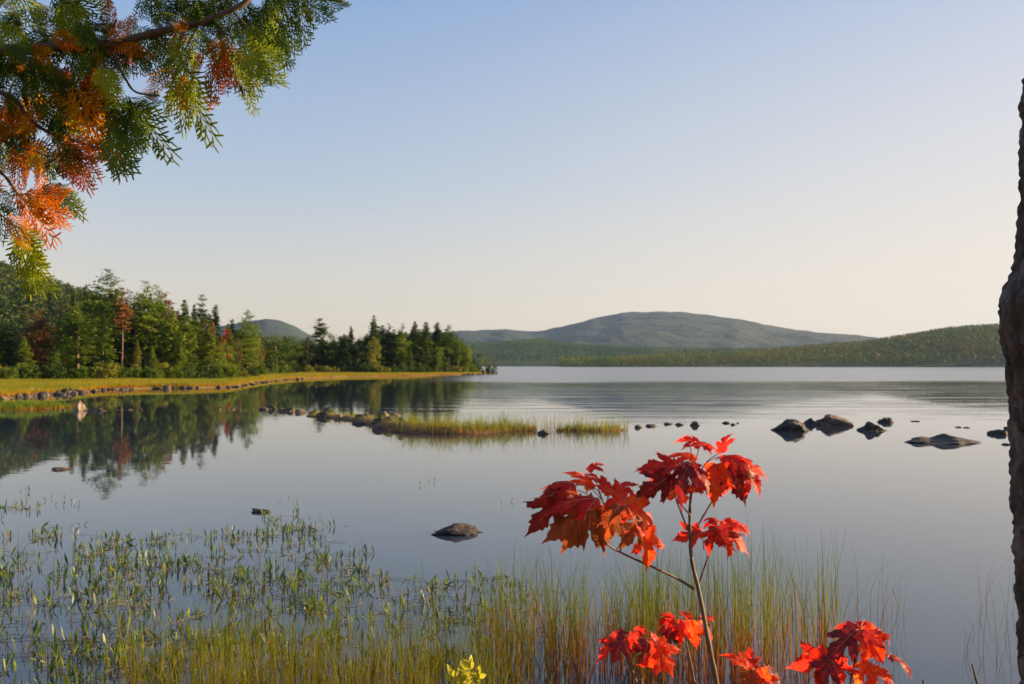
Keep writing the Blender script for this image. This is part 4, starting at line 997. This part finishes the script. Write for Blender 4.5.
for x0, y0, x1, y1, n_, c in REG:
    for k in range(n_):
        bx, by = cr.uniform(x0, x1), cr.uniform(y0, y1); a = R(cr.uniform(-150, -15)); Lp = cr.uniform(26, 48)
        D = CDZ+cr.uniform(-.08, .25); base = at(bx, by, D); tip = at(bx+math.cos(a)*Lp, by-math.sin(a)*Lp*.8, D+cr.uniform(-.06, .06))
        yv = tip-base; L = yv.length; yv.normalize(); nrm = Vector((cr.uniform(-1, 1), -1, cr.uniform(-.6, 1))); zv = (nrm-yv*nrm.dot(yv)).normalized(); xv = yv.cross(zv)
        Mx = np.array([[*xv], [*yv], [*zv]])*L; A = np.array(SPR[cr.randrange(6)][0]) if False else None
        i_ = cr.randrange(6); A = np.array(SPR[i_][0]) @ Mx + np.array(base-co); o_ = len(BV)
        BV.extend(A.tolist()); BF.extend([tuple(q+o_ for q in f) for f in SPR[i_][1]]); BM += ['gyor'.index(c)]*len(SPR[i_][1])
o = obj('foliage', mesh('foliage', BV, BF, [CC[q] for q in 'gyor'], mi=BM), cedar); o['kind'] = 'stuff'

# ---------------------------------------------------------------- tree trunk at the right edge
TY = 3.6
edgeL = [(-700, 1095), (-60, 1048), (60, 1034), (95, 1028), (250, 1020), (270, 1014), (285, 1006), (300, 999), (325, 998), (345, 1003), (370, 1009), (400, 1010), (440, 1011), (520, 1009), (560, 1012), (620, 1015), (684, 1018), (900, 1010), (1000, 1000)]
zs = np.concatenate([np.arange(.45, 3.9, .0075), np.arange(3.9, 7.6, .08)]); ns = 180; V = []
tx0 = at(1018, 684, TY).x+.15; rootz = gz1(tx0, TY)
trn = empty('leaning_tree', (tx0, TY, rootz), label='rough barked leaning trunk with a burl at the right edge of the photo', cat='tree'); to = trn.location
def bark(p):
    q = Vector((p.x*1.0, p.y*1.0, p.z*.32))
    v = abs(mn.noise(q*26))*1.6; v2 = mn.noise(Vector((p.x*70, p.y*70, p.z*34))); v3 = mn.noise(Vector((p.x*5, p.y*5, p.z*3.2))); v4 = mn.noise(Vector((p.x*22, p.y*22, p.z*18)))
    return .034*(min(v, .55)-.36)+.012*v2+.009*v3+.006*v4
ctr = []
for z in zs:
    py = 365-(z-EYE)/TY*FPX; xl = float(np.interp(py, [e[0] for e in edgeL], [e[1] for e in edgeL]))
    r = .175 if z < 3.9 else .175*(1-(z-3.9)/4.4)
    base_l = float(np.interp(py, [-700, -60, 60, 95, 250, 370, 684, 1000], [1095, 1048, 1034, 1028, 1020, 1009.5, 1016, 1000]))
    bul = (base_l-xl)/FPX*TY
    c = Vector(((base_l+5-512)/FPX*TY+r, TY, z)); ctr.append((c, r))
    for k in range(ns):
        a = 2*math.pi*k/ns; d = Vector((math.cos(a), math.sin(a), 0)); p = c+d*r
        side = max(0, -math.cos(a-.25))**2
        p += d*(bark(p)+max(0, bul)*side*1.15+(.10*max(0, .9-z)**1.5)); V.append(p-to)
F = []
idx = np.arange(len(zs)-1)[:, None]*ns+np.arange(ns)[None, :]; nxt = np.arange(len(zs)-1)[:, None]*ns+((np.arange(ns)+1) % ns)[None, :]
F = np.stack([idx, nxt, nxt+ns, idx+ns], -1).reshape(-1, 4)
obj('trunk', mesh('trunk', V, F, [M['bark']], True), trn)
for k, (zz, a, L) in enumerate(((4.2, .4, 1.3), (4.9, 2.6, 1.0), (5.6, 1.4, .9), (6.2, -.6, .7))):
    i = int(np.argmin(np.abs(zs-zz))); c, r = ctr[i]; d = Vector((math.cos(a), math.sin(a), .5))
    V_, F_ = tube(smoothpath([c-to, c-to+d*L*.4, c-to+d*L+Vector((0, 0, .2))], 4), [.045, .04, .035, .03, .025, .02, .016, .012, .006], 8)
    obj('limb', mesh('limb', V_, F_, [M['bark']], True), trn)

# ---------------------------------------------------------------- small plant tip at the bottom edge, dead twigs
M['lime'] = leafmat('lime_leaves', [(.28, .26, .02), (.42, .40, .03), (.50, .46, .05)], .4, nscale=15, rnd=0, rough=.5)
pr = at(468, 700, 2.7); pb = Vector((pr.x, pr.y, gz1(pr.x, pr.y)-.02))
pl = empty('leafy_plant', pb, label='yellow green leafy plant tip poking up at the bottom edge left of the maples', cat='plant')
SVv, SFf = [], []; tops = []
for (tx, ty) in ((452, 672), (461, 668), (470, 665), (478, 674), (466, 678)):
    tp = at(tx, ty, 2.7+rt.uniform(-.03, .03)); tops.append(tp); tube([(0, 0, 0), (pb.lerp(tp, .5)-pb)+Vector((rt.uniform(-.03, .03), 0, 0)), tp-pb], [.003, .002, .001], 5, SVv, SFf)
obj('stem', mesh('stem', SVv, SFf, [M['pondstem']]), pl)
PP, LL, AA, EE = [], [], [], []
for tp in tops:
    for k in range(15):
        f = rt.random()**1.3*.3; q = tp.lerp(pb, f*.35)-pb; PP.append(tuple(q)); LL.append(rt.uniform(.018, .034)); AA.append(rt.uniform(0, 6.28)); EE.append(rt.uniform(.2, 1.2))
LL = np.array(LL); V, F = pondleaf(rg, np.array(PP), LL, LL*.5, np.array(EE), np.array(AA))
obj('leaves', mesh('leaves', V, F, [M['lime']]), pl)
for (bx, by, tx, ty, lb) in ((979, 690, 972, 664, 'dead twig poking up at the bottom edge left of the right trunk'), (925, 700, 923, 680, 'short dead twig tip at the bottom edge right of the maples')):
    tp = at(tx, ty, 2.6); bp_ = at(bx, by, 2.6); g_ = bp_+(bp_-tp).normalized()*1.0; g_.z = gz1(g_.x, g_.y)-.02
    V_, F_ = tube([g_-g_, bp_-g_, tp-g_], [.005, .004, .0022], 6); o = obj('twig', mesh('twig', V_, F_, [M['twig']]), None, g_); props(o, lb, 'twig')

# ---------------------------------------------------------------- air
hz = bpy.data.materials.new('air'); hz.use_nodes = True; t = hz.node_tree
t.nodes.remove(t.nodes['Principled BSDF']); pv = t.nodes.new('ShaderNodeVolumePrincipled')
pv.inputs['Color'].default_value = (.40, .60, 1.0, 1); pv.inputs['Density'].default_value = 5e-5; pv.inputs['Anisotropy'].default_value = .1
t.links.new(pv.outputs[0], t.nodes['Material Output'].inputs['Volume'])
x0, x1, y0, y1, z0, z1 = -6500, 6500, -400, 6900, -4, 400
V = [(x0, y0, z0), (x1, y0, z0), (x1, y1, z0), (x0, y1, z0), (x0, y0, z1), (x1, y0, z1), (x1, y1, z1), (x0, y1, z1)]
F = [(0, 3, 2, 1), (4, 5, 6, 7), (0, 1, 5, 4), (1, 2, 6, 5), (2, 3, 7, 6), (3, 0, 4, 7)]
props(obj('haze', mesh('haze', V, F, [hz])), 'thin blue evening haze over the lake', 'haze', kind='stuff')
